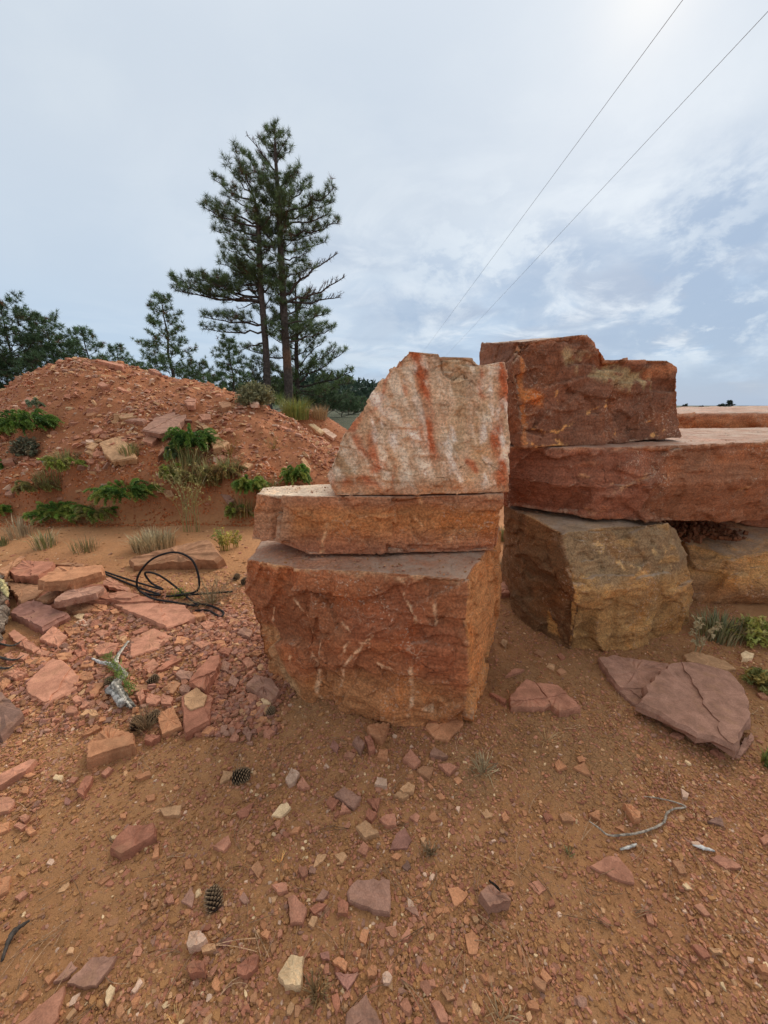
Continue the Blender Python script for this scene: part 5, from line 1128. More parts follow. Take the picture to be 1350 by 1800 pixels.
if small_ones:
    k_ = len(small_ones); sz_ = np.array([q[1] for q in small_ones]); o = scatter('small_chips', np.array([q[0] for q in small_ones]) + [0, 0, .006], rng.uniform(-.2, .2, (k_, 3)) + np.stack([0 * sz_, 0 * sz_, rng.uniform(0, 6.28, k_)], 1), np.stack([sz_, sz_ * .85, sz_ * .5], 1), np.array([q[2] for q in small_ones]) * .85, PR1)
    tag(o, 'small sandstone chips lying between the larger pieces', 'gravel')
o = grav(290000, -2.4, 2.7, .38, 2.9, .0055, .018, dn, WT, PR1, 'fine_gravel', .6); tag(o, 'fine red brown gravel strewn over the bare soil in the foreground', 'gravel')
o = grav(46000, -2.4, 2.7, .38, 3.2, .012, .032, lambda x, y, p: dn(x, y, p) * (.4 + .6 * sstep(-x, -.9, .6)), WT, PR1, 'coarse_gravel', .45, flatz=(.35, .8)); tag(o, 'coarse sandstone gravel lying on the soil in the foreground', 'gravel')
o = grav(16000, -6, 6, 2.6, 4.9, .008, .05, lambda x, y, p: .16 + .5 * sstep(-x + .3 * fbm(p, 1, 3, 7), -.2, 1.5) * (1 - sstep(y, 3.3, 3.8)), WT, PR2, 'distant_gravel', .4, flatz=(.8, 1.6)); tag(o, 'scattered gravel around the slab pile and along the dirt track', 'gravel')
qd = G(410, 1170); qe = G(150, 1150)
def drift_d(x, y, p):
    ax = G(340, 1120); bx = G(430, 1270)
    d = polydist(p, [np.array([*G(360, 1100)[:2], 0]), np.array([*G(420, 1130)[:2], 0]), np.array([*G(440, 1200)[:2], 0]), np.array([*G(400, 1270)[:2], 0])])
    return (1 - sstep(d + .06 * fbm(p, 5, 3, 5), .10, .32)) + .3 * (1 - sstep(np.hypot(x - qe[0], y - qe[1]), .5, 1.1))
o = grav(22000, -2.2, -.4, 1.4, 2.8, .014, .05, drift_d, {'pink': 5, 'mauve': 5, 'red': 6, 'orange': 2, 'purple': 4, 'tan': 1, 'brown': 3}, PR1, 'rubble', .7, .8, (.35, .9)); tag(o, 'drift of broken pinkish sandstone rubble against the left foot of the largest block', 'rubble')
def md(x, y, p):
    h = Hi(x, y); return np.clip((h - .15) * 2.5, 0, 1) * (.25 + .9 * sstep(fbm(p * np.array([1, .6, 1]), 1.1, 4, 71), -.3, .5))
o = grav(80000, -9.5, .5, 4.7, 11.5, .015, .060, md, {'pink': 9, 'orange': 4, 'tan': 4, 'red': 3, 'pale': 2.5, 'cream': .6}, PR2, 'mound_chips', .35, .5, (.8, 2.0)); tag(o, 'sandstone chips littering the red mound', 'rubble')
o = grav(11000, -9.5, -.3, 4.9, 9, .055, .14, lambda x, y, p: md(x, y, p) * .7, {'pink': 9, 'orange': 3, 'tan': 4, 'red': 2, 'pale': 2.5, 'mauve': 2}, PR2, 'mound_flakes', .22, .4, (.8, 1.6)); tag(o, 'larger flat sandstone flakes littering the red mound', 'rubble')
def ledge(name, quad, z, n, label, sm=.004, sx=.014):
    a_, b_2, c_, d_ = [np.array(q, float) for q in quad]; u = rng.uniform(0, 1, (n, 1)); v = rng.uniform(0, 1, (n, 1)) ** 1.6
    p = (a_ * (1 - u) + b_2 * u) * (1 - v) + (d_ * (1 - u) + c_ * u) * v; s = sm * (sx / sm) ** (rng.uniform(0, 1, n) ** 2)
    o = scatter(name, np.concatenate([p, np.full((n, 1), z) + (s * .2)[:, None]], 1), rng.uniform(-.5, .5, (n, 3)) * [1, 1, 12], np.stack([s * 1.2, s, s * .6], 1), pals(n, {'soil': 4, 'pink': 3, 'red': 3, 'tan': 2, 'orange': 2}), PR1)
    tag(o, label, 'grit')
ledge('ledge_grit', [G(445, 990, .77)[:2], G(815, 1018, .77)[:2], (.6, 2.0), (-.6, 2.0)], .778, 420, 'grit and chips lying on the top of the largest block')
ledge('ledge_grit', [(-.64, 1.80), (-.15, 1.77), (-.2, 1.98), (-.62, 1.95)], 1.084, 60, 'grit lying on the exposed end of the banded slab')
ledge('ledge_grit', [(1.35, 2.45), (3.2, 2.6), (3.2, 3.5), (1.3, 3.5)], 1.262, 260, 'grit and chips lying on top of the long dark red slab')
ledge('ledge_grit', [G(900, 900, .775)[:2], G(1180, 921, .775)[:2], (2.0, 2.6), (1.2, 2.6)], .778, 160, 'grit on the top of the mustard brown block')
# soil clods on the rear block and on the bank
x = rng.uniform(1.95, 2.95, 1500); y = rng.uniform(2.68, 3.3, 1500); kk = (np.hypot((x - 2.4) / .42, (y - 2.98) / .33) + .25 * rng.normal(0, 1, 1500) < 1); x, y = x[kk], y[kk]; s = rng.uniform(.01, .06, len(x))
hh = .115 * np.clip(1 - np.hypot((x - 2.38) / .5, (y - 2.98) / .4) ** 2, 0, 1) * rng.uniform(.2, 1, len(x))
o = scatter('soil_clods', np.stack([x, y, .46 + .05 * (x - 2) + hh], 1), rng.uniform(0, 6, (len(x), 3)), np.stack([s, s, s], 1), np.tile([.17, .075, .04], (len(x), 1)) * rng.uniform(.7, 1.2, (len(x), 1)), PR1)
tag(o, 'crumbly dark red soil heaped on the ochre block below the long slab', 'soil')
x = rng.uniform(-7, -.2, 5000); y = rng.uniform(4.5, 5.2, 5000); s = rng.uniform(.008, .04, 5000)
o = scatter('bank_clods', np.stack([x, y, H(x, y) + s * .1], 1), rng.uniform(0, 6, (5000, 3)), np.stack([s, s, s], 1), np.tile([.42, .155, .065], (5000, 1)) * rng.uniform(.7, 1.2, (5000, 1)), PR1)
tag(o, 'red soil clods along the cut bank at the foot of the mound', 'soil')

# ------------------------------------------------------------------ pines
def unit(v): v = np.asarray(v, float); return v / (np.linalg.norm(v) + 1e-9)
def tufts(mb, pos, dirs, L, r, col_, nn=20, wid=.016, brown=.05):
    pos = np.asarray(pos); n = len(pos)
    if not n: return
    d = r.normal(0, 1, (n, nn, 3)); d /= np.linalg.norm(d, axis=2)[..., None]
    d = d + np.asarray(dirs)[:, None, :] * .55 + np.array([0, 0, .18]); d /= np.linalg.norm(d, axis=2)[..., None]
    ln = L * r.uniform(.75, 1.15, (n, nn, 1)) * r.uniform(.8, 1.15, (n, 1, 1))
    side = np.cross(d, r.normal(0, 1, (n, nn, 3))); side /= np.linalg.norm(side, axis=2)[..., None]
    p0 = pos[:, None, :] + d * ln * .08 + r.normal(0, .012, (n, nn, 3))
    v = np.stack([p0 - side * wid * .5, p0 + side * wid * .5, p0 + d * ln], 2).reshape(-1, 3)
    f = np.arange(len(v)).reshape(-1, 3)
    c = np.asarray(col_) * r.uniform(.55, 1.5, (n, 1, 1)) * np.array([1, 1, 1.0]) + np.zeros((n, nn, 3))
    bm_ = r.uniform(0, 1, n) < brown; c[bm_] = np.array([.16, .085, .045])
    c = np.repeat(c.reshape(-1, 3), 3, axis=0)
    mb.add(v, f, c)
def limb(r, a, b, sag, wob=.12):
    a = np.asarray(a, float); b = np.asarray(b, float); L = np.linalg.norm(b - a); m = (a + b) / 2 + np.array([r.normal(0, wob * .5), r.normal(0, wob * .5), -sag]) * L
    t = np.linspace(0, 1, 9)[:, None]; p = (1 - t) ** 2 * a + 2 * t * (1 - t) * m + t ** 2 * b
    p[1:-1] += r.normal(0, .018 * L, (7, 3)); return p
BK = np.array([.078, .060, .050])
def branch_out(mbB, mbN, r, path, rad, L, lf, start=.25, dens=1.0, col_=(.05, .075, .035), tl=.2, bare=False, nn=20, wid=.016):
    n = len(path); tube(mbB, path, [rad, rad * .6, rad * .25], BK * r.uniform(.8, 1.2), 5)
    tot = np.linalg.norm(path[-1] - path[0]); pos, dirs = [path[-1]], [unit(path[-1] - path[-2])]
    k = max(5, int(tot * 6.2 * dens)); sgn = 1
    for i in range(k):
        f = start + (1 - start) * (i + r.uniform(0, .8)) / k; f = min(f, .98)
        q = np.array([np.interp(f * (n - 1), np.arange(n), path[:, c]) for c in range(3)]); ii = min(int(f * (n - 1)), n - 2); tg = unit(path[ii + 1] - path[ii])
        sgn = -sgn; lat = unit(np.cross(tg, [0, 0, 1])) * sgn
        d = unit(tg * r.uniform(.5, 1.0) + lat * r.uniform(.3, 1.0) + np.array([0, 0, r.uniform(.1, 1.0)]))
        l2 = lf * tot * (1.15 - f) * r.uniform(.5, 1.1) + .12
        e = q + d * l2; mid = (q + e) / 2 + np.array([0, 0, -.08 * l2])
        tube(mbB, [q, mid, e], [rad * .32, rad * .12], BK * r.uniform(.8, 1.2), 3)
        if bare and r.uniform() < .75:
            for _ in range(3):
                e2 = mid + unit(d + r.normal(0, .5, 3)) * l2 * .5; tube(mbB, [mid, (mid + e2) / 2 + [0, 0, .03], e2], [rad * .15, rad * .06], BK * 1.4, 3)
            continue
        pos.append(e); dirs.append(d)
        for _ in range(int(1 + l2 * 4.6)):
            u = r.uniform(.35, 1); s_ = q + (e - q) * u; d3 = unit(d + r.normal(0, .55, 3) + [0, 0, .35]); l3 = r.uniform(.1, .3) * (.6 + l2 * .4); e3 = s_ + d3 * l3
            tube(mbB, [s_, e3], [rad * .12, rad * .08], BK, 3); pos.append(e3); dirs.append(d3)
    if bare: tufts(mbN, pos, dirs, tl * .7, r, (.15, .08, .05), 6, wid); return
    tufts(mbN, pos, dirs, tl, r, col_, nn, wid)
def TP(px, py, D): q = ray(px, py); return CAM + q * (D / q[1])
def pine_hand(label, D, trunk, trad, limbs, seed, col_, fill=10, group=None, orange=None, z0=.5):
    """trunk and main limbs traced as they stand at distance D; every limb also has its own depth"""
    r = np.random.default_rng(seed); tp = [TP(x, y, D) for x, y in trunk]; base_ = tp[0].copy(); base_[2] = Hs(base_[0], D) - .1; tp = [base_] + tp
    root = empty('pine_tree', base_); tag(root, label, 'pine tree', group)
    tpl = smoothline(tp, 8); mb = MB(); tube(mb, tpl, trad, BK * 1.05, 10, .10, seed); o = mb.build('trunk', M_BARK, root, smooth=True)
    c = np.tile(BK * 1.05, (len(o.data.vertices), 1)); vz = np.array([v.co.z for v in o.data.vertices]) + base_[2]
    if orange:
        c = blend(c, (1 - sstep(np.abs(vz - TP(*orange, D)[2]), .1, .8)), (.32, .13, .05), .7)
        c = blend(c, (1 - sstep(vz, TP(*orange, D)[2] - .5, TP(*orange, D)[2] + 4.5)), (.085, .066, .055), .6)
    o.data.color_attributes['pig'].data.foreach_set('color', np.concatenate([c, np.ones((len(c), 1))], 1).astype(np.float32).ravel())
    mn = MB(); zt_ = tpl[-1][2]
    def at(z): return np.array([np.interp(z, tpl[:, 2], tpl[:, k]) for k in range(3)])
    for lb in limbs:
        (sx, sy_, ex, ey, dd) = lb[:5]; bare = len(lb) > 5
        e = TP(ex, ey, D + dd); s_ = at(TP(sx, sy_, D)[2]); L = np.linalg.norm(e - s_)
        mbb = MB(); p = limb(r, s_, e, r.uniform(.03, .12)); rr = min(.075, .018 + .013 * L) * (1.2 if bare else 1)
        branch_out(mbb, mn, r, p, rr, L, .26, .25, 1.0, col_, .25, bare, 24, .0155)
        mbb.build('branch', M_BARK, root)
    # limbs toward and away from the viewer, filling the crown
    for i in range(fill):
        lb = limbs[r.integers(0, len(limbs))]; s_ = at(TP(lb[0], lb[1], D)[2] + r.normal(0, .3)); L = np.linalg.norm(TP(lb[2], lb[3], D) - s_) * r.uniform(.45, .85)
        an = r.uniform(0, 6.28); an = math.copysign(max(abs(math.sin(an)), .5), math.sin(an)); dx = r.uniform(-.75, .75)
        e = s_ + np.array([dx, an, r.uniform(.3, .95)]) * L
        mbb = MB(); branch_out(mbb, mn, r, limb(r, s_, e, .08), .015 + .01 * L, L, .26, .2, 1.0, col_, .25, False, 24, .0155); mbb.build('branch', M_BARK, root)
    mn.build('crown', M_NEEDLE, root)
    return root
def cc(x, y): return (280 + x * .29436, 190 + y * .29436)
def LB(*l): return [(*cc(a, b), *cc(c, d), e, *rest) for a, b, c, d, e, *rest in l]
GT = 'pines standing behind the mound'
trR = [cc(775, 1735), cc(762, 1500), cc(748, 1300), cc(738, 1100), cc(728, 900), cc(715, 650), cc(712, 550), cc(700, 380), cc(692, 230), cc(690, 110)]
limR = LB((692, 240, 640, 120, .2), (692, 220, 690, 92, 0), (695, 290, 772, 165, -.3), (700, 330, 782, 250, .4), (695, 330, 610, 190, .3), (700, 400, 525, 165, -.2, 1), (703, 430, 600, 290, .5), (705, 480, 838, 355, -.5), (706, 500, 820, 400, .6),
          (708, 520, 500, 270, .3), (712, 600, 905, 440, .5), (714, 620, 1040, 475, -.6), (716, 665, 1040, 560, .6), (718, 700, 1000, 640, -.9), (722, 760, 1068, 690, -.3), (722, 800, 960, 740, .9), (726, 850, 990, 800, .7),
          (728, 900, 900, 850, -1.0), (730, 930, 880, 930, .9), (735, 1010, 920, 950, -.7), (745, 1165, 1105, 1010, -.2, 1), (742, 1150, 1080, 1130, .3, 1), (742, 1120, 1060, 870, .6, 1), (750, 1230, 960, 1140, .9), (752, 1290, 1000, 1230, -.9),
          (756, 1400, 1045, 1310, .3), (756, 1380, 900, 1290, -1.2), (735, 1050, 600, 960, .8), (728, 900, 590, 800, -.7), (720, 760, 560, 640, .9), (716, 660, 560, 500, -.7), (712, 580, 600, 400, .4), (740, 1120, 640, 1040, -1.0), (756, 1360, 640, 1290, -.9))
pine_hand('tallest pine with the bare-limbed right side, the right of the two tall trunks', 21.5, trR, [.30, .22, .175, .14, .09, .02], limR, 5, (.115, .165, .066), 44, GT, orange=cc(760, 1500))
trL = [cc(645, 1690), cc(640, 1500), cc(622, 1250), cc(607, 1100), cc(603, 950), cc(597, 800), cc(588, 650), cc(570, 560), cc(545, 470)]
limL = LB((560, 530, 480, 330, .2), (560, 520, 400, 310, -.2), (565, 560, 330, 430, .3), (575, 600, 390, 520, -.5), (585, 680, 285, 555, .3), (588, 710, 268, 598, -.3), (592, 760, 330, 650, .7), (595, 810, 320, 725, .1), (597, 860, 400, 790, -.8), (600, 900, 370, 830, .5),
          (602, 1000, 355, 930, .2), (604, 1040, 390, 890, -.6), (606, 1060, 350, 1000, .7), (612, 1165, 72, 1020, 0), (608, 1130, 170, 1000, .3), (609, 1150, 100, 1090, -.35), (610, 1150, 260, 1010, -.8), (606, 1090, 340, 1060, -.4),
          (628, 1290, 270, 1250, .1), (628, 1330, 265, 1320, -.3), (625, 1290, 400, 1230, .7), (612, 1150, 470, 1200, -.5, 1), (600, 880, 700, 800, -.6), (602, 960, 720, 900, -.8), (590, 730, 680, 620, -.6), (630, 1400, 480, 1450, .3, 1))
pine_hand('slimmer left one of the two tall pines, one long low limb reaching left', 21.0, trL, [.235, .17, .14, .10, .02], limL, 6, (.110, .158, .064), 34, GT)
trM = [cc(828, 1735), cc(822, 1600), cc(818, 1450), cc(822, 1300), cc(815, 1150), cc(812, 1000)]
limM = LB((826, 1660, 1152, 1575, -.4), (826, 1690, 1150, 1640, .5), (825, 1640, 1110, 1450, .3), (824, 1600, 1050, 1430, -.6), (824, 1560, 980, 1390, .5), (822, 1480, 950, 1340, -.4), (820, 1380, 1000, 1290, .6), (820, 1300, 960, 1220, -.5), (818, 1200, 900, 1100, .4),
          (826, 1640, 680, 1560, .4), (824, 1600, 560, 1500, -.5), (822, 1500, 500, 1430, .4), (822, 1440, 640, 1340, .5), (820, 1330, 700, 1240, -.4), (826, 1700, 1000, 1700, -.5), (825, 1690, 640, 1680, .5), (824, 1600, 930, 1530, -.9), (816, 1130, 760, 1060, .3), (820, 1250, 720, 1150, .6))
pine_hand('spreading mid height pine with rightward boughs behind the two tall trunks', 24.0, trM, [.19, .15, .12, .08, .02], limM, 7, (.135, .19, .07), 26, GT)
def pine_auto(label, px, top, halfw, D, seed, col_, nl=34, low=.12, cone=.9, group=GT, lean=0, topw=.12, gl=1.0, wid=.019, nn=20):
    r = np.random.default_rng(seed); tpp = TP(px, top, D); bz = Hs(tpp[0], D) - .1; hgt = tpp[2] - bz; hw = halfw / F0 * D
    base_ = np.array([tpp[0] + lean, tpp[1], bz]); root = empty('pine_tree', base_); tag(root, label, 'pine tree', group)
    tr = np.array([base_ + (tpp - base_) * t + r.normal(0, .03, 3) * (t > 0) for t in np.linspace(0, 1, 8)]); mb = MB(); tube(mb, tr, [.045 * hgt / 2.2, .02 * hgt / 2, .015], BK, 8, .1, seed); mb.build('trunk', M_BARK, root, smooth=True)
    mbb = MB(); mn = MB()
    for i in range(nl):
        f = low + (1 - low) * (i + r.uniform(0, .6)) / nl; f = min(f, .985); s_ = base_ + (tpp - base_) * f; reach = hw * (topw + (1 - topw) * (1 - f) ** cone / (1 - low) ** cone) * r.uniform(.65, 1.05)
        an = i * 2.4 + r.uniform(-.4, .4); e = s_ + np.array([math.cos(an), math.sin(an), r.uniform(.25, .65)]) * reach * gl
        branch_out(mbb, mn, r, limb(r, s_, e, .08), .008 + .008 * reach, reach, .3, .22, 1.1, col_, .19, False, nn, wid)
    tufts(mn, [tpp, tpp - [0, 0, .1], tpp - [0, 0, .22]], [[0, 0, 1]] * 3, .2, r, col_, nn, wid)
    mbb.build('branches', M_BARK, root); mn.build('crown', M_NEEDLE, root); return root
pine_auto('loose conical young pine standing alone on the skyline left of the tall pines', 283, 522, 62, 20, 21, (.115, .175, .066), 44, .2, .75)
pine_auto('small young pine between the lone conical pine and the tall trunks', 402, 598, 44, 20, 22, (.115, .175, .066), 34, .25, .75)
pine_auto('low bushy pine half hidden behind the ridge left of the tall trunks', 350, 640, 46, 24, 23, (.105, .155, .062), 30, .3, .7)
pine_auto('rounded pine behind the mound beside the dark full pine at the left edge', 78, 562, 74, 20, 24, (.10, .155, .064), 38, .2, .55, nn=22)
pine_auto('slender pine poking above the mound crest at the left', 145, 582, 52, 22, 25, (.105, .165, .066), 40, .25, .7)
pine_auto('low pine top peeping over the highest part of the mound', 205, 612, 40, 24, 26, (.105, .165, .066), 30, .3, .6)
pine_auto('dark full pine at the left edge behind the mound', 0, 536, 105, 18, 27, (.075, .125, .055), 50, .12, .55, nn=24)
pine_auto('dark pine mostly outside the left edge of the picture', -110, 500, 130, 19, 28, (.075, .125, .055), 46, .1, .6, nn=22)
pine_auto('shadowy low pine between the two trunks near the ridge', 455, 640, 60, 26, 29, (.06, .085, .042), 26, .1, .6)
pine_auto('dark low pine right of the spreading pine above the far ridge', 565, 684, 52, 27, 30, (.085, .13, .058), 34, .1, .5)
pine_auto('scrubby pine low behind the dry ridge tufts', 600, 702, 40, 32, 31, (.085, .13, .058), 26, .1, .5)
pine_auto('dark scrubby pine behind the lone conical pine and the ridge', 240, 640, 44, 27, 36, (.085, .13, .058), 26, .1, .5)
pine_auto('low dark pine on the far flat just left of the streaked trapezoid rock', 640, 704, 30, 44, 41, (.085, .13, .058), 24, .05, .5, nn=14, wid=.035)
pine_auto('low dark pine between the ridge end and the streaked trapezoid rock', 612, 712, 30, 40, 42, (.085, .13, .058), 24, .05, .5, nn=14, wid=.035)
for i, (px, top, hw, lab) in enumerate([(1204, 713, 7, 'tiny far pine top touching the right edge of the dark maroon block'), (1232, 716, 5, 'tiny far pine tip, second from the dark maroon block on the right skyline'), (1268, 713, 8, 'tiny far pine, third along the right skyline'), (1283, 706, 9, 'tallest of the tiny far pines on the right skyline')]):
    pine_auto(lab, px, top, hw, 62, 32 + i, (.04, .055, .035), 22, .2, .7, 'tiny pines on the right skyline', wid=.06, nn=10)
# far wooded hill: a forest nobody can count
mbf = MB(); r = np.random.default_rng(3); N_ = 1500; x = r.uniform(-130, 20, N_); y = r.uniform(185, 290, N_); z = hill_h(x, y)
for i in range(N_):
    hgt = r.uniform(3.0, 7.0); k = 16; u = r.uniform(0, 1, k); an = r.uniform(0, 6.28, k); rr = hgt * .28 * (1.05 - u) * r.uniform(.6, 1.1, k)
    c = np.stack([x[i] + rr * np.cos(an), y[i] + rr * np.sin(an), z[i] + u * hgt], 1)
    s = hgt * .14 * r.uniform(.7, 1.3, (k, 1, 1)); v = (c[:, None] + r.normal(0, 1, (k, 3, 3)) * s).reshape(-1, 3)
    mbf.add(v, np.arange(3 * k).reshape(-1, 3), np.repeat(np.array([.045, .072, .045]) * r.uniform(.6, 1.3, (k, 1)), 3, axis=0))
o = mbf.build('far_forest', M_NEEDLE); tag(o, 'dark green forest covering the distant hill between the pines and the left stack', 'forest', kind='stuff')

# ------------------------------------------------------------------ low plants
def blades(mb, r, c, n, hgt, spread, wid, cols, curve=.5, dome=None):
    for i in range(n):
        an = r.uniform(0, 6.28); rad = spread * math.sqrt(r.uniform()) * .35; lean = r.uniform(.05, 1.0) * curve; L = hgt * r.uniform(.55, 1.1)
        b0 = c + np.array([math.cos(an) * rad, math.sin(an) * rad, 0]); d = np.array([math.cos(an + r.normal(0, .5)), math.sin(an + r.normal(0, .5)), 0]); sd = np.array([-d[1], d[0], 0]) * wid
        p1 = b0 + d * L * lean * .3 + [0, 0, L * .55]; p2 = b0 + d * L * lean + [0, 0, L * (1 - lean * .35)]
        col_ = np.array(cols[r.integers(0, len(cols))]) * r.uniform(.7, 1.3)
        mb.add([b0 - sd, b0 + sd, p1 - sd * .8, p1 + sd * .8, p2], [[0, 1, 3], [0, 3, 2], [2, 3, 4]], col_)
def spurge(mb, r, c, n, rad, hgt, cols, up, dens=50, lw=.019, thick=.037):
    for i in range(n):
        an = r.uniform(0, 6.28); fl = r.uniform(.25, 1.0); d = np.array([math.cos(an), math.sin(an), 0]); L = rad * fl
        q0 = math.sqrt(r.uniform()) * .62; b0 = d * rad * q0; dome_ = hgt * (1.05 - 1.1 * q0 * q0) * r.uniform(.35, 1.0); an2 = an + r.normal(0, .55); d2 = np.array([math.cos(an2), math.sin(an2), 0]); L = rad * r.uniform(.35, .62)
        p0 = c + b0 * .8 + up * dome_ * .35; p1 = c + b0 + d2 * L * .45 + up * (dome_ + hgt * r.uniform(.1, .35)); p2 = c + b0 + d2 * L + up * (dome_ * r.uniform(.3, 1.05) - hgt * r.uniform(-.15, .3))
        t = np.linspace(0, 1, 12)[:, None]; path = (1 - t) ** 2 * p0 + 2 * t * (1 - t) * p1 + t * t * p2; path[:, 2] = np.maximum(path[:, 2], c[2] - rad * .35)
        col_ = np.array(cols[r.integers(0, len(cols))]) * r.uniform(.75, 1.25)
        tube(mb, path, [.006, .004], col_ * .8, 3)
        u = np.linspace(.18, 1, dens) ** .85; q = np.stack([np.interp(u * 11, np.arange(12), path[:, k]) for k in range(3)], 1); tg = np.gradient(q, axis=0); tg /= np.linalg.norm(tg, axis=1)[:, None] + 1e-9
        a_ = np.cross(tg, [.1, .2, .97]); a_ /= np.linalg.norm(a_, axis=1)[:, None] + 1e-9; b_2 = np.cross(tg, a_); ph = np.arange(dens) * 2.4
        out = a_ * np.cos(ph)[:, None] + b_2 * np.sin(ph)[:, None]; tip = q + (out * .8 + tg * .75) * thick * r.uniform(.8, 1.15, (dens, 1)) * (1.05 - .35 * u[:, None]); sd = np.cross(out, tg) * lw * .5; mid = (q + tip) / 2
        v = np.stack([q, mid + sd, tip, mid - sd], 1).reshape(-1, 3); f = np.arange(len(v)).reshape(-1, 4)
        cl = np.repeat((col_ * (1 - .35 * u[:, None] ** 3) + np.array([.30, .34, .09]) * .35 * u[:, None] ** 3) * (0.7 + .5 * u[:, None]) * r.uniform(.8, 1.2, (dens, 1)), 4, axis=0); mb.add(v, f, cl)
GD = (.125, .225, .036); GY = (.27, .31, .06); GO = (.29, .25, .085); GBR = (.34, .21, .09); GG = (.13, .15, .09); STR = (.52, .40, .22); YG = (.21, .23, .055)
def plant(kind, px, py, wpx, hpx, label, seed, cols, n=None, name=None, cat='plant', group=None, base_dy=0):
    """px, py: centre of the plant's foot"""
    c = hit(px, py); D = c[1] / (cp + (900 - py) / F0 * sp); rad = wpx / F0 * D * .5; hgt = hpx / F0 * D; r = np.random.default_rng(seed); mb = MB(); c = c - [0, 0, .01]
    nn_ = nrm(c[0], c[1], .2); up = unit(nn_ * .5 + np.array([0, -.1, .5]))
    if kind == 'spurge': spurge(mb, r, c, int((n or 46) * 1.7), rad * 1.15, hgt * .82, cols, up)
    elif kind == 'blades': blades(mb, r, c, n or 200, hgt, rad * 2, .0035 if D < 4 else .006, cols, .6)
    elif kind == 'bush':
        m_ = n or 300
        for i in range(m_):
            a = r.uniform(0, 6.28); e = r.uniform(.1, 1.5); d = np.array([math.cos(a) * math.cos(e) * rad, math.sin(a) * math.cos(e) * rad, math.sin(e) * hgt]) * r.uniform(.75, 1.05)
            tube(mb, [c, c + d * .6 + r.normal(0, .05, 3) * rad, c + d], [.004, .002], np.array(cols[0]) * .7, 3)
            q = c + d * r.uniform(.6, 1.0, (14, 1)) + r.normal(0, .06, (14, 3)) * rad; s = .02 * max(1, D / 5.5)
            v = (q[:, None] + r.normal(0, 1, (14, 3, 3)) * s * .6).reshape(-1, 3); mb.add(v, np.arange(42).reshape(-1, 3), np.array(cols[r.integers(0, len(cols))]) * r.uniform(.6, 1.35))
    elif kind == 'stalks':
        for i in range(n or 8):
            a = r.uniform(-1, 1); e = c + np.array([a * rad, r.normal(0, .3) * rad, hgt * r.uniform(.6, 1.05)]); m_ = (c + e) / 2 + [-.1 * a * rad, 0, .06 * hgt]
            p = smoothline([c + [a * rad * .3, 0, 0], m_, e], 5); col_ = np.array(cols[r.integers(0, len(cols))]); tube(mb, p, [.0035, .0018], col_, 4)
            for j in range(9):
                q = p[r.integers(3, len(p))]; e2 = q + unit([r.normal(), r.normal(), .9]) * hgt * r.uniform(.06, .2); tube(mb, [q, e2], [.002, .0012], col_, 3)
                v = (e2 + r.normal(0, 1, (5, 3, 3)) * .008); mb.add(v.reshape(-1, 3), np.arange(15).reshape(-1, 3), col_ * 1.2)
    elif kind == 'twiggy':
        cols = [tuple(np.array(q) * (1.35, 1.12, .8)) for q in cols]
        for i in range(int((n or 40) * .65)):
            a = r.uniform(0, 6.28); e = r.uniform(.0, 1.1); d = np.array([math.cos(a) * math.cos(e) * rad, math.sin(a) * math.cos(e) * rad, .15 * hgt + math.sin(e) * hgt]); p = smoothline([c, c + d * .5 + r.normal(0, .1, 3) * rad, c + d + r.normal(0, .1, 3) * rad], 4)
            col_ = np.array(cols[r.integers(0, len(cols))]) * r.uniform(.7, 1.3); tube(mb, p, [.0018, .0009], col_, 3)
            for j in range(3):
                q = p[r.integers(2, len(p))]; tube(mb, [q, q + unit(d + r.normal(0, .6, 3) * rad) * rad * .3], [.001, .0006], col_, 3)
    o = mb.build(name or 'plant', M_LEAF, loc=c); return tag(o, label, cat, group)
def gp(cx, cy): return (cx * .4741, 500 + cy * .4741)
GS = 'green spurge plants on the mound'
def sg(cx, cy, w_, h_, label, seed, cols, n=46): plant('spurge', *gp(cx, cy + h_ * .28), w_ * .4741, h_ * .4741, label, seed, cols, n, 'spurge_plant', 'spurge', GS)
sg(143, 512, 158, 115, 'dense dark green spurge at the left of the mound below a small grey tuft', 1, [GD, GD, (.06, .14, .03)], 70)
sg(725, 575, 155, 118, 'dense dark green spurge in the middle of the mound by a tan slab', 2, [GD, GD, (.06, .14, .03)], 72)
sg(485, 755, 185, 110, 'broad bright green spurge at the top of the cut bank', 3, [GD, GY, (.07, .15, .03)], 72)
sg(250, 830, 165, 95, 'olive tipped spurge spilling down the left of the cut bank', 4, [GY, GY, GD], 55)
sg(385, 835, 150, 85, 'yellowish spurge in the gap between the two bank spurges', 5, [GY, GO, GD], 38)
sg(932, 735, 105, 95, 'small yellow green spurge at the bank beside the left stack', 6, [GY, GD], 46)
sg(1100, 705, 100, 95, 'bushy small spurge nearest the left stack', 7, [GY, GD, GD], 46)
sg(15, 537, 75, 75, 'green spurge cut by the left edge higher on the mound', 8, [GY, GD], 34)
sg(12, 830, 65, 60, 'green spurge cut by the left edge at the foot of the mound', 9, [GD, GY], 26)
sg(-2, 672, 40, 65, 'sliver of a spurge at the left edge midway up the mound', 10, [GY, GD], 18)
sg(650, 625, 70, 60, 'grey green sprig directly below the middle spurge', 11, [(.11, .15, .07), GY], 22)
sg(655, 690, 95, 80, 'faded olive spurge with yellowing tips on the bank', 12, [GO, GY], 26)
sg(745, 705, 150, 90, 'sprawling browned spurge right of the faded olive one', 13, [GO, GBR, GO], 38)
sg(845, 680, 130, 80, 'brown dying spurge above the small yellow green spurge', 14, [GBR, GBR, GO], 24)
sg(265, 655, 110, 80, 'sparse yellow green sprigs left of the tan pentagonal slab', 15, [GO, GY], 20)
sg(155, 740, 120, 75, 'straggly yellow brown spurge low on the left of the mound', 16, [GO, GBR], 20)
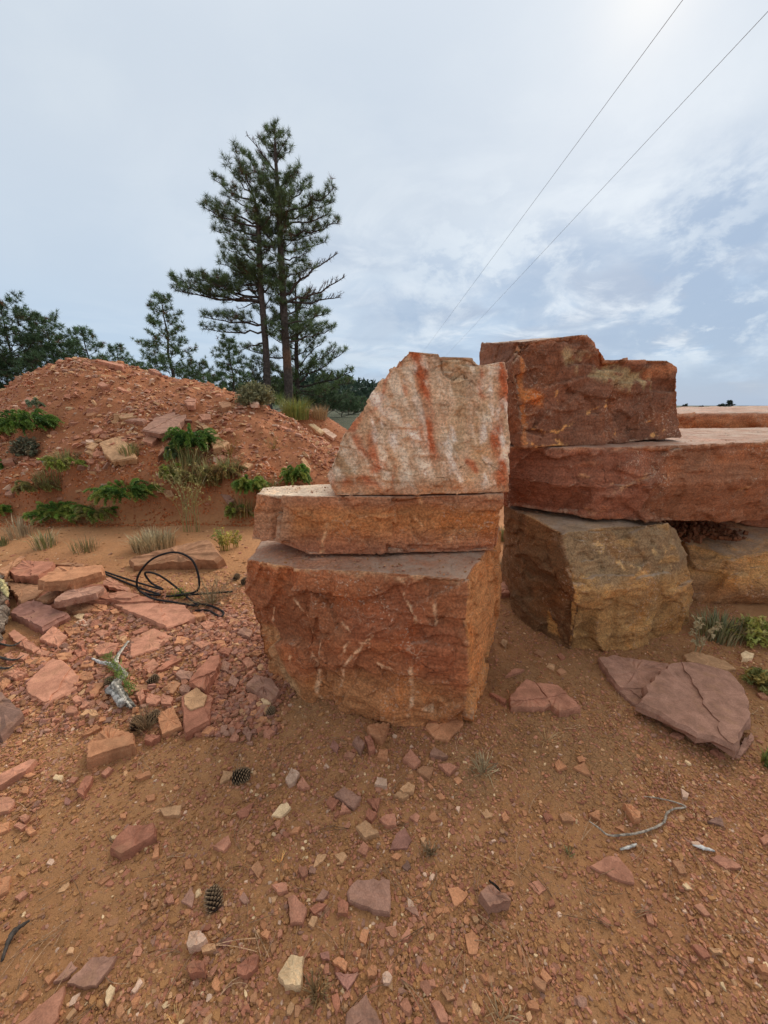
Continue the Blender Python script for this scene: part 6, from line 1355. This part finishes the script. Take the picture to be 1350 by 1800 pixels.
sg(885, 830, 90, 80, 'dull olive weed at the foot of the bank near the left stack', 17, [GO, GBR, GY], 20)
sg(190, 650, 30, 75, 'thin blue grey sprig standing left of the sparse sprigs', 18, [(.30, .36, .28)], 5)
sg(140, 440, 45, 45, 'little grey tuft above the dense left spurge', 19, [(.24, .28, .17)], 8)
GBK = 'scrubby weeds on the cut bank'
for i, (x_, y_, w_, h_, kd, lab) in enumerate([(318, 842, 60, 46, 'blades', 'olive dry weed tuft at the left of the tall weed stalks on the bank'), (372, 850, 60, 50, 'blades', 'brown olive weed tuft right of the tall weed stalks on the bank'),
    (405, 838, 56, 44, 'blades', 'bronze coloured weed tuft above the small yellow green spurge'), (335, 815, 60, 40, 'blades', 'yellowing weed tuft under the faded olive spurge'), (425, 905, 60, 40, 'blades', 'dull grass tuft at the bank foot just left of the stack'),
    (470, 870, 50, 40, 'blades', 'weed tuft between the small spurge and the left stack slab'), (230, 800, 44, 26, 'blades', 'thin olive tuft under the tan pentagonal slab'), (120, 815, 50, 30, 'blades', 'yellow olive tuft low on the left slope of the mound'),
    (88, 850, 60, 34, 'blades', 'brownish tuft beside the straggly yellow brown spurge'), (405, 800, 50, 34, 'twiggy', 'dry reddish brown sprigs above the bank, right of the middle spurge'), (480, 790, 40, 24, 'twiggy', 'sparse dry sprigs high on the right slope of the mound')]):
    plant(kd, x_, y_, w_, h_, lab, 200 + i, [GO, GBR, (.22, .22, .08)], 110 if kd == 'blades' else 50, 'weed_tuft', 'weed', GBK)
plant('bush', *gp(105, 632), 54, 32, 'fuzzy grey olive cushion bush on the left of the mound', 30, [(.20, .16, .09), GG], 260, 'bush', 'bush')
plant('bush', *gp(952, 445), 76, 38, 'rounded khaki shrub on the ridge below the tall pines', 31, [(.26, .24, .11), (.20, .19, .09)], 420, 'shrub', 'shrub')
plant('blades', *gp(1098, 500), 62, 44, 'tall yellow green tuft on the ridge right of the khaki shrub', 32, [YG, (.28, .27, .07), (.17, .21, .05)], 520, 'weed_tuft', 'weed', 'tufts on the ridge')
plant('blades', *gp(1036, 445), 24, 26, 'small green tuft between the khaki shrub and the yellow green tuft', 33, [(.12, .17, .05), YG], 160, 'weed_tuft', 'weed', 'tufts on the ridge')
plant('blades', *gp(1185, 500), 40, 30, 'dry brown grass tuft at the right end of the ridge', 34, [GBR, (.33, .22, .11)], 200, 'grass_tuft', 'grass', 'tufts on the ridge')
plant('blades', 272, 962, 92, 34, 'pale dry grass patch behind the long greyish brown slab', 35, [STR, (.45, .33, .18)], 520, 'grass_tuft', 'grass', 'dry grass by the track')
plant('blades', 80, 962, 46, 36, 'green and straw grass tuft by the track at the left', 36, [(.25, .24, .09), STR], 90, 'grass_tuft', 'grass', 'dry grass by the track')
plant('blades', 150, 967, 60, 30, 'reddish straw grass tuft by the track, left of the pale patch', 37, [(.35, .24, .12), (.28, .24, .1)], 90, 'grass_tuft', 'grass', 'dry grass by the track')
plant('blades', 5, 958, 22, 24, 'small grass tuft at the left edge by the track', 38, [(.2, .2, .08)], 50, 'grass_tuft', 'grass', 'dry grass by the track')
plant('stalks', 338, 935, 110, 140, 'tall pale yellow weed stalks before the mound', 39, [(.40, .34, .12), (.34, .30, .12)], 12, 'weed_stalks', 'weed')
plant('stalks', 395, 968, 48, 36, 'low yellow flowering weed beside the left stack', 40, [(.45, .38, .08), (.25, .27, .07)], 14, 'flowering_weed', 'weed')
plant('stalks', 415, 962, 26, 30, 'little yellow flower head nearest the left stack', 41, [(.45, .38, .08), (.25, .27, .07)], 6, 'flowering_weed', 'weed')
plant('blades', 35, 945, 50, 45, 'straw coloured dry wisps at the foot of the mound, left', 42, [(.42, .31, .18)], 60, 'grass_tuft', 'grass', 'dry grass by the track')
plant('twiggy', 372, 1062, 90, 46, 'grey dry weed tangled in the black cable', 43, [(.24, .22, .17), (.3, .28, .22)], 110, 'dry_weed', 'weed')
plant('twiggy', 312, 1052, 40, 22, 'bright green sprig inside the cable loop', 44, [(.16, .25, .05), (.2, .28, .07)], 60, 'green_sprig', 'weed')
plant('twiggy', 258, 1282, 46, 40, 'grey dry weed holding two pine cones', 45, [(.27, .21, .15), (.33, .27, .2)], 120, 'dry_weed', 'weed')
plant('twiggy', 850, 1358, 52, 36, 'silvery grey dry weed right of the largest block', 46, [(.34, .31, .24), (.42, .38, .3)], 60, 'dry_weed', 'weed')
plant('twiggy', 962, 1302, 46, 44, 'pale bleached dry stalks on the cracked mud', 47, [(.55, .46, .33)], 16, 'dry_weed', 'weed')
plant('twiggy', 1000, 1500, 20, 20, 'tiny grey green seedling left of the rose pink stone', 48, [(.25, .27, .16)], 24, 'seedling', 'weed')
plant('twiggy', 757, 1500, 28, 26, 'small grey dry tuft right of the purplish flake', 49, [(.3, .25, .19)], 60, 'dry_weed', 'weed')
plant('twiggy', 557, 1745, 48, 46, 'dry straw weed right of the biggest cream stone', 50, [(.37, .28, .17), (.3, .24, .16)], 70, 'dry_weed', 'weed')
plant('twiggy', 880, 1795, 80, 26, 'bleached dry weed at the bottom edge, right of centre', 51, [(.42, .33, .24)], 50, 'dry_weed', 'weed')
plant('twiggy', 310, 1795, 34, 26, 'pale straw curls at the bottom edge, left of centre', 52, [(.66, .52, .3)], 26, 'dry_weed', 'weed')
plant('twiggy', 490, 1515, 24, 30, 'cream curled straw above the pale pink stone', 53, [(.70, .56, .3)], 18, 'dry_weed', 'weed')
GR = 'weeds at the right edge beside the stack'
plant('blades', 1262, 1118, 90, 46, 'dark grey green grass in the shade under the ochre block', 54, [(.30, .29, .12), (.44, .35, .18), (.2, .2, .1)], 320, 'grass_tuft', 'grass', GR)
plant('bush', 1322, 1128, 80, 52, 'yellow green leafy weed at the right edge under the ochre block', 55, [(.46, .44, .10), (.52, .44, .14), (.34, .36, .09)], 60, 'leafy_weed', 'weed', GR)
plant('bush', 1335, 1208, 50, 44, 'yellow leaved weed at the right edge beside the largest flagstone', 56, [(.55, .42, .12), (.32, .32, .10)], 40, 'leafy_weed', 'weed', GR)
plant('blades', 1352, 1345, 30, 34, 'green and yellow blades cut by the right edge', 57, [(.30, .28, .06), (.14, .17, .05)], 60, 'grass_tuft', 'grass', GR)
plant('stalks', 1225, 1150, 60, 70, 'long straw stalks bending over by the mustard block', 58, [(.45, .36, .2)], 4, 'dry_stalks', 'weed', GR)
plant('blades', 892, 1010, 30, 40, 'greyish weed in the gap between the two stacks', 59, [(.22, .24, .15)], 90, 'weed_tuft', 'weed')
plant('blades', 886, 950, 26, 30, 'yellow dry weed farther back in the gap between the two stacks', 60, [(.34, .28, .12), (.2, .2, .08)], 90, 'weed_tuft', 'weed')
plant('twiggy', 178, 1072, 26, 14, 'little dry wisp in front of the mauve grey slab of the pile', 61, [(.3, .24, .16)], 20, 'dry_weed', 'weed')

# ------------------------------------------------------------------ pine cones
def cone(px, py, wpx, label, seed, az=0.3, tiltc=.25, dark_=.055):
    c = hit(px, py); D = c[1] / (cp + (900 - py) / F0 * sp); Rr_ = wpx / F0 * D * .35; r = np.random.default_rng(seed)
    L = Rr_ * 2.5; ax = unit([math.cos(az), math.sin(az), tiltc]); u = unit(np.cross(ax, [0, 0, 1])); v_ = np.cross(u, ax); o0 = c + np.array([0, 0, Rr_ * .75]) - ax * L * .5
    root = empty('pine_cone', (c[0], c[1], c[2])); tag(root, label, 'pine cone', 'pine cones on the ground')
    mb = MB(); tube(mb, [o0 + ax * L * t for t in np.linspace(.02, .98, 7)], [Rr_ * .35, Rr_ * .55, Rr_ * .5, Rr_ * .2], (.035, .02, .012), 8); mb.build('core', M_CONE, root)
    mb = MB(); N = 96
    for i in range(N):
        t = (i + .5) / N; ph = i * 2.39996; prof = math.sin(math.pi * min(1, t * .86 + .14)) ** .6; q = o0 + ax * L * (t * .95)
        out = u * math.cos(ph) + v_ * math.sin(ph); dr = unit(out * 1.0 + ax * (.25 + .7 * t)); ln = Rr_ * (.35 + .72 * prof); sd = np.cross(dr, ax); sd = unit(sd) * Rr_ * .24 * (.5 + .5 * prof); nn_ = unit(np.cross(sd, dr))
        b0 = q + out * Rr_ * .2; e = b0 + dr * ln; th = nn_ * Rr_ * .045; m_ = b0 + dr * ln * .62
        vs = [b0 - sd * .35, b0 + sd * .35, m_ + sd, e + sd * .55, e + dr * ln * .09 - ax * 0, e - sd * .55, m_ - sd]
        vs = np.array([*[p + th for p in vs], *[p - th for p in vs]])
        fs = [[0, 1, 2], [0, 2, 6], [6, 2, 3], [6, 3, 5], [5, 3, 4]]; fs += [[a + 7, c_ + 7, b + 7] for a, b, c_ in fs]
        for a in range(7): b = (a + 1) % 7; fs += [[a, a + 7, b + 7], [a, b + 7, b]]
        cl = np.tile([dark_, dark_ * .55, dark_ * .32], (14, 1)); cl[3:6] = cl[10:13] = np.array([.30, .19, .10]) * r.uniform(.7, 1.2)
        mb.add(vs, np.array(fs), cl)
    o = mb.build('scales', M_CONE, root); o['kind'] = 'stuff'
cone(377, 1588, 37, 'large open pine cone with tan tipped scales in the left foreground', 1, 2.2, .5)
cone(424, 1370, 32, 'black weathered pine cone right of a tan chip', 2, .2, .1, .03)
cone(476, 1256, 20, 'small brown pine cone near the left foot of the largest block', 3, 1.3, .5)
cone(270, 1200, 20, 'small round pine cone right of the driftwood', 4, .9, .6)
cone(241, 1278, 26, 'dark pine cone at the left of the grey dry weed', 5, 1.9, .4, .035)
cone(270, 1265, 24, 'dark pine cone at the upper right of the grey dry weed', 6, .6, .4, .03)
cone(195, 1203, 20, 'dark pine cone tucked behind the driftwood', 7, 2.6, .3, .035)
cone(432, 1026, 18, 'dark pine cone by the upper left corner of the largest block', 8, .4, .3, .03)
cone(416, 1018, 14, 'smaller dark pine cone beside the cable and the block', 9, 1.4, .3, .03)
cone(352, 988, 14, 'dark pine cone at the right end of the long greyish brown slab', 10, .3, .2, .03)

# ------------------------------------------------------------------ black cable, driftwood, sticks, stump
def gpt(px, py, h_=0.0): return hit(px, py, h_)
def ap(cx, cy, h_=0.0): return gpt(cx * .3852, 930 + cy * .3852, h_)
def up_pt(cx, cy, ref): px, py = cx * .3852, 930 + cy * .3852; return V(px, py, ref)
Yl = ap(770, 335)[1]
loop = [ap(470, 192, .03), ap(600, 235, .03), ap(740, 275, .05), up_pt(690, 245, Yl + .2), up_pt(662, 200, Yl + .18), up_pt(720, 208, Yl + .14), ap(800, 262, .05), ap(880, 330, .03), ap(960, 350, .03), ap(1018, 378, .02), ap(1005, 400, .012), ap(950, 372, .02), ap(890, 372, .02)]
loop2 = [ap(480, 205, .02), ap(620, 262, .02), ap(730, 300, .05), up_pt(640, 285, Yl + .12), up_pt(628, 220, Yl + .14), up_pt(690, 140, Yl + .16), up_pt(790, 106, Yl + .14), up_pt(870, 135, Yl + .1), up_pt(905, 210, Yl + .06), up_pt(900, 280, Yl + .03), ap(820, 300, .05), ap(760, 308, .04), ap(900, 297, .04), ap(1062, 285, .03)]
loop3 = [up_pt(640, 285, Yl + .1), ap(700, 318, .05), ap(800, 335, .04), ap(900, 350, .03), ap(880, 330, .05)]
root = empty('cable', ap(770, 300)); tag(root, 'thick black cable coiled in a loop beside the slab pile', 'cable')
for i, ln in enumerate((loop, loop2, loop3)):
    mb = MB(); tube(mb, smoothline(ln, 12), [.0082], (.022, .019, .018), 10); mb.build('cable_strand', M_RUB, root, smooth=True)
mbx = MB()
def stick(name, pts, rad, col_, label, cat='stick', k=7, group=None, jit=.22, h_=.006):
    p = [gpt(x, y, hh_) if hh_ is not None else None for x, y, hh_ in pts]; mb = MB(); tube(mb, smoothline(p, 7), rad, col_, k, jit, len(label)); o = mb.build(name, M_WOOD, loc=p[0], smooth=True); return tag(o, label, cat, group)
stick('twig', [(1035, 1443, .01), (1052, 1455, .012), (1070, 1468, .01), (1100, 1467, .012), (1130, 1462, .012), (1165, 1447, .015), (1172, 1430, .012), (1185, 1422, .012), (1205, 1418, .01), (1180, 1408, .012), (1150, 1402, .01), (1132, 1400, .01)], [.002, .0035, .004, .0035, .003, .0015], (.36, .29, .22), 'long pale crooked twig lying in the right foreground', 'twig')
stick('twig', [(1090, 1493, .008), (1105, 1489, .01), (1119, 1484, .008)], [.003, .005, .004], (.5, .45, .38), 'short pale twig piece below the long crooked twig', 'twig')
stick('twig', [(1217, 1485, .008), (1235, 1490, .012), (1256, 1496, .008)], [.002, .007, .003], (.55, .5, .44), 'slender white twig piece at the right', 'twig')
stick('burnt_stick', [(3, 1690, .01), (15, 1655, .015), (28, 1635, .02), (52, 1618, .015)], [.003, .006, .008, .003], (.09, .07, .055), 'dark charred stick at the left edge near the bottom', 'stick')
stick('twig', [(860, 1548, .005), (876, 1562, .03), (882, 1580, .01)], [.003, .004, .003], (.03, .025, .02), 'black twig leaning on the blocky mauve stone', 'twig')
# driftwood root with two parts
def dp(cx, cy, h_): return gpt(cx * .3852, 930 + cy * .3852, h_)
base_ = dp(580, 820, 0); root = empty('driftwood', base_); tag(root, 'silvery grey forked driftwood root lying among the rubble', 'driftwood')
sp_ = smoothline([dp(605, 828, .01), dp(565, 770, .035), dp(530, 715, .05), dp(545, 690, .05), dp(572, 662, .045), dp(530, 618, .045), dp(540, 575, .05), dp(585, 513, .06)], 8); r = np.random.default_rng(12); mb = MB(); nn_s = len(sp_)
for k in range(13):
    ph = k * 2.4; rr_ = np.interp(np.arange(nn_s), [0, nn_s * .3, nn_s * .55, nn_s], [.034, .024, .010, .006]) * r.uniform(.3, 1); tw = np.linspace(0, 2.0, nn_s) + ph
    q = sp_ + np.stack([np.cos(tw) * rr_, .4 * np.sin(tw) * rr_, np.abs(np.sin(tw)) * rr_ * .9], 1) + r.normal(0, .0012, (nn_s, 3)); i0 = int(r.integers(0, 5)); i1 = nn_s - (0 if k < 5 else int(r.integers(8, 26)))
    tube(mb, q[i0:i1], [.004, .009, .008, .007, .003], np.array([.40, .35, .28]) * r.uniform(.55, 1.35), 6, .25, k)
mb.build('main_stem', M_WOOD, root, smooth=True)
mb = MB(); tube(mb, smoothline([dp(545, 640, .045), dp(500, 615, .03), dp(460, 608, .025), dp(420, 590, .015)], 7), [.016, .012, .01, .005], (.46, .42, .38), 7, .25, 5); mb.build('branch', M_WOOD, root, smooth=True)
mb = MB(); tube(mb, smoothline([dp(560, 800, .04), dp(520, 745, .035), dp(488, 742, .02), dp(505, 720, .05)], 7), [.02, .016, .012, .01], (.42, .38, .33), 8, .28, 6); mb.build('root_end', M_WOOD, root, smooth=True)
r = np.random.default_rng(8); mb = MB(); a = dp(615, 770, .03); b = dp(490, 600, .05)
for i in range(300):
    t = r.uniform(0, 1); q = a + (b - a) * t + r.normal(0, .012, 3); q[2] += .035; d = unit(unit(b - a) * .8 + r.normal(0, .5, 3)); e = q + d * r.uniform(.02, .045); tube(mb, [q, e], [.0016, .0008], np.array([.20, .27, .05]) * r.uniform(.6, 1.3), 3)
o = mb.build('green_sprig', M_LEAF, loc=a); tag(o, 'feathery yellow green sprig draped over the driftwood', 'weed')
# rotten bark stump at the left edge
c = gpt(2, 1100); root = empty('rotten_log', c); tag(root, 'rotten grey black log end with yellow lichen at the left edge', 'log')
mb = MB(); tube(mb, smoothline([gpt(-70, 1180, .03), gpt(-30, 1120, .06), gpt(-14, 1060, .08), gpt(-18, 1010, .12), gpt(-40, 985, .16)], 12), [.09, .08, .075, .065, .04], (.22, .165, .12), 14, .5, 3); o = mb.build('bark', M_WOOD, root, smooth=False)
mb = MB(); tube(mb, smoothline([gpt(14, 1050, .13), gpt(8, 1035, .16), gpt(2, 1022, .18), gpt(-6, 1015, .18)], 6), [.006, .02, .018, .006], (.42, .34, .16), 7, .4, 3); mb.build('lichen', M_WOOD, root, smooth=False)
for i, (x, y) in enumerate([(20, 1135), (24, 1160), (10, 1175)]):
    stick('dead_branch', [(x - 30, y - 6, .02), (x, y, .05), (x + 18, y - 8, .03)], [.008, .006, .002], (.07, .06, .05), ['uppermost black twig sticking out by the rotten log', 'middle black twig sticking out by the rotten log', 'lowest black twig sticking out by the rotten log'][i], 'twig')

# fallen pine needles and twiglets (stuff)
mb = MB(); r = np.random.default_rng(9)
for i in range(150):
    px, py = r.uniform(0, 1350), r.uniform(1180, 1800)
    q = G(px, py); q[2] = Hs(q[0], q[1]) + .006
    if q[1] < .3 or (-.75 < q[0] < .45 and 1.45 < q[1] < 2.4): continue
    a = r.uniform(0, 6.28); L = r.uniform(.05, .13); cur = r.normal(0, .3); col_ = np.array([.34, .2, .11]) * r.uniform(.6, 1.5)
    for b in range(r.integers(1, 3)):
        a2 = a + b * .22; p = []
        for t in np.linspace(0, 1, 5): xx = q[0] + math.cos(a2 + cur * t) * L * t; yy = q[1] + math.sin(a2 + cur * t) * L * t; p.append([xx, yy, Hs(xx, yy) + .007 + .006 * math.sin(3 * t)])
        tube(mb, p, [.0012, .0009], col_, 3)
o = mb.build('fallen_needles', M_WOOD); tag(o, 'dry pine needles scattered over the foreground soil', 'pine needles', kind='stuff')

# ------------------------------------------------------------------ power lines
for i, (a, b, lab) in enumerate([((1200, 0), (755, 603), 'thin overhead wire, the left of the two crossing the sky'), ((1350, 20), (800, 608), 'thin overhead wire, the right of the two crossing the sky')]):
    da, db = ray(*a), ray(*b); pa = CAM + da * (6.6 / da[2]); pb = CAM + db * (6.6 / db[2]); d = pb - pa; s0 = pa - d * .35; s1 = pb + d * 2.2
    ts = np.linspace(0, 1, 60); L = np.linalg.norm(s1 - s0)
    pts = s0[None] + (s1 - s0)[None] * ts[:, None]
    k = .0007 * L; pts[:, 2] += -k * 0
    mid = (np.linalg.norm(pts - pa, axis=1) / np.linalg.norm(d)); 
    mb = MB(); tube(mb, pts, [.0055], (.2, .2, .22), 6); o = mb.build('overhead_wire', M_WIRE, loc=s0, smooth=True); tag(o, lab, 'wire', 'overhead power wires')
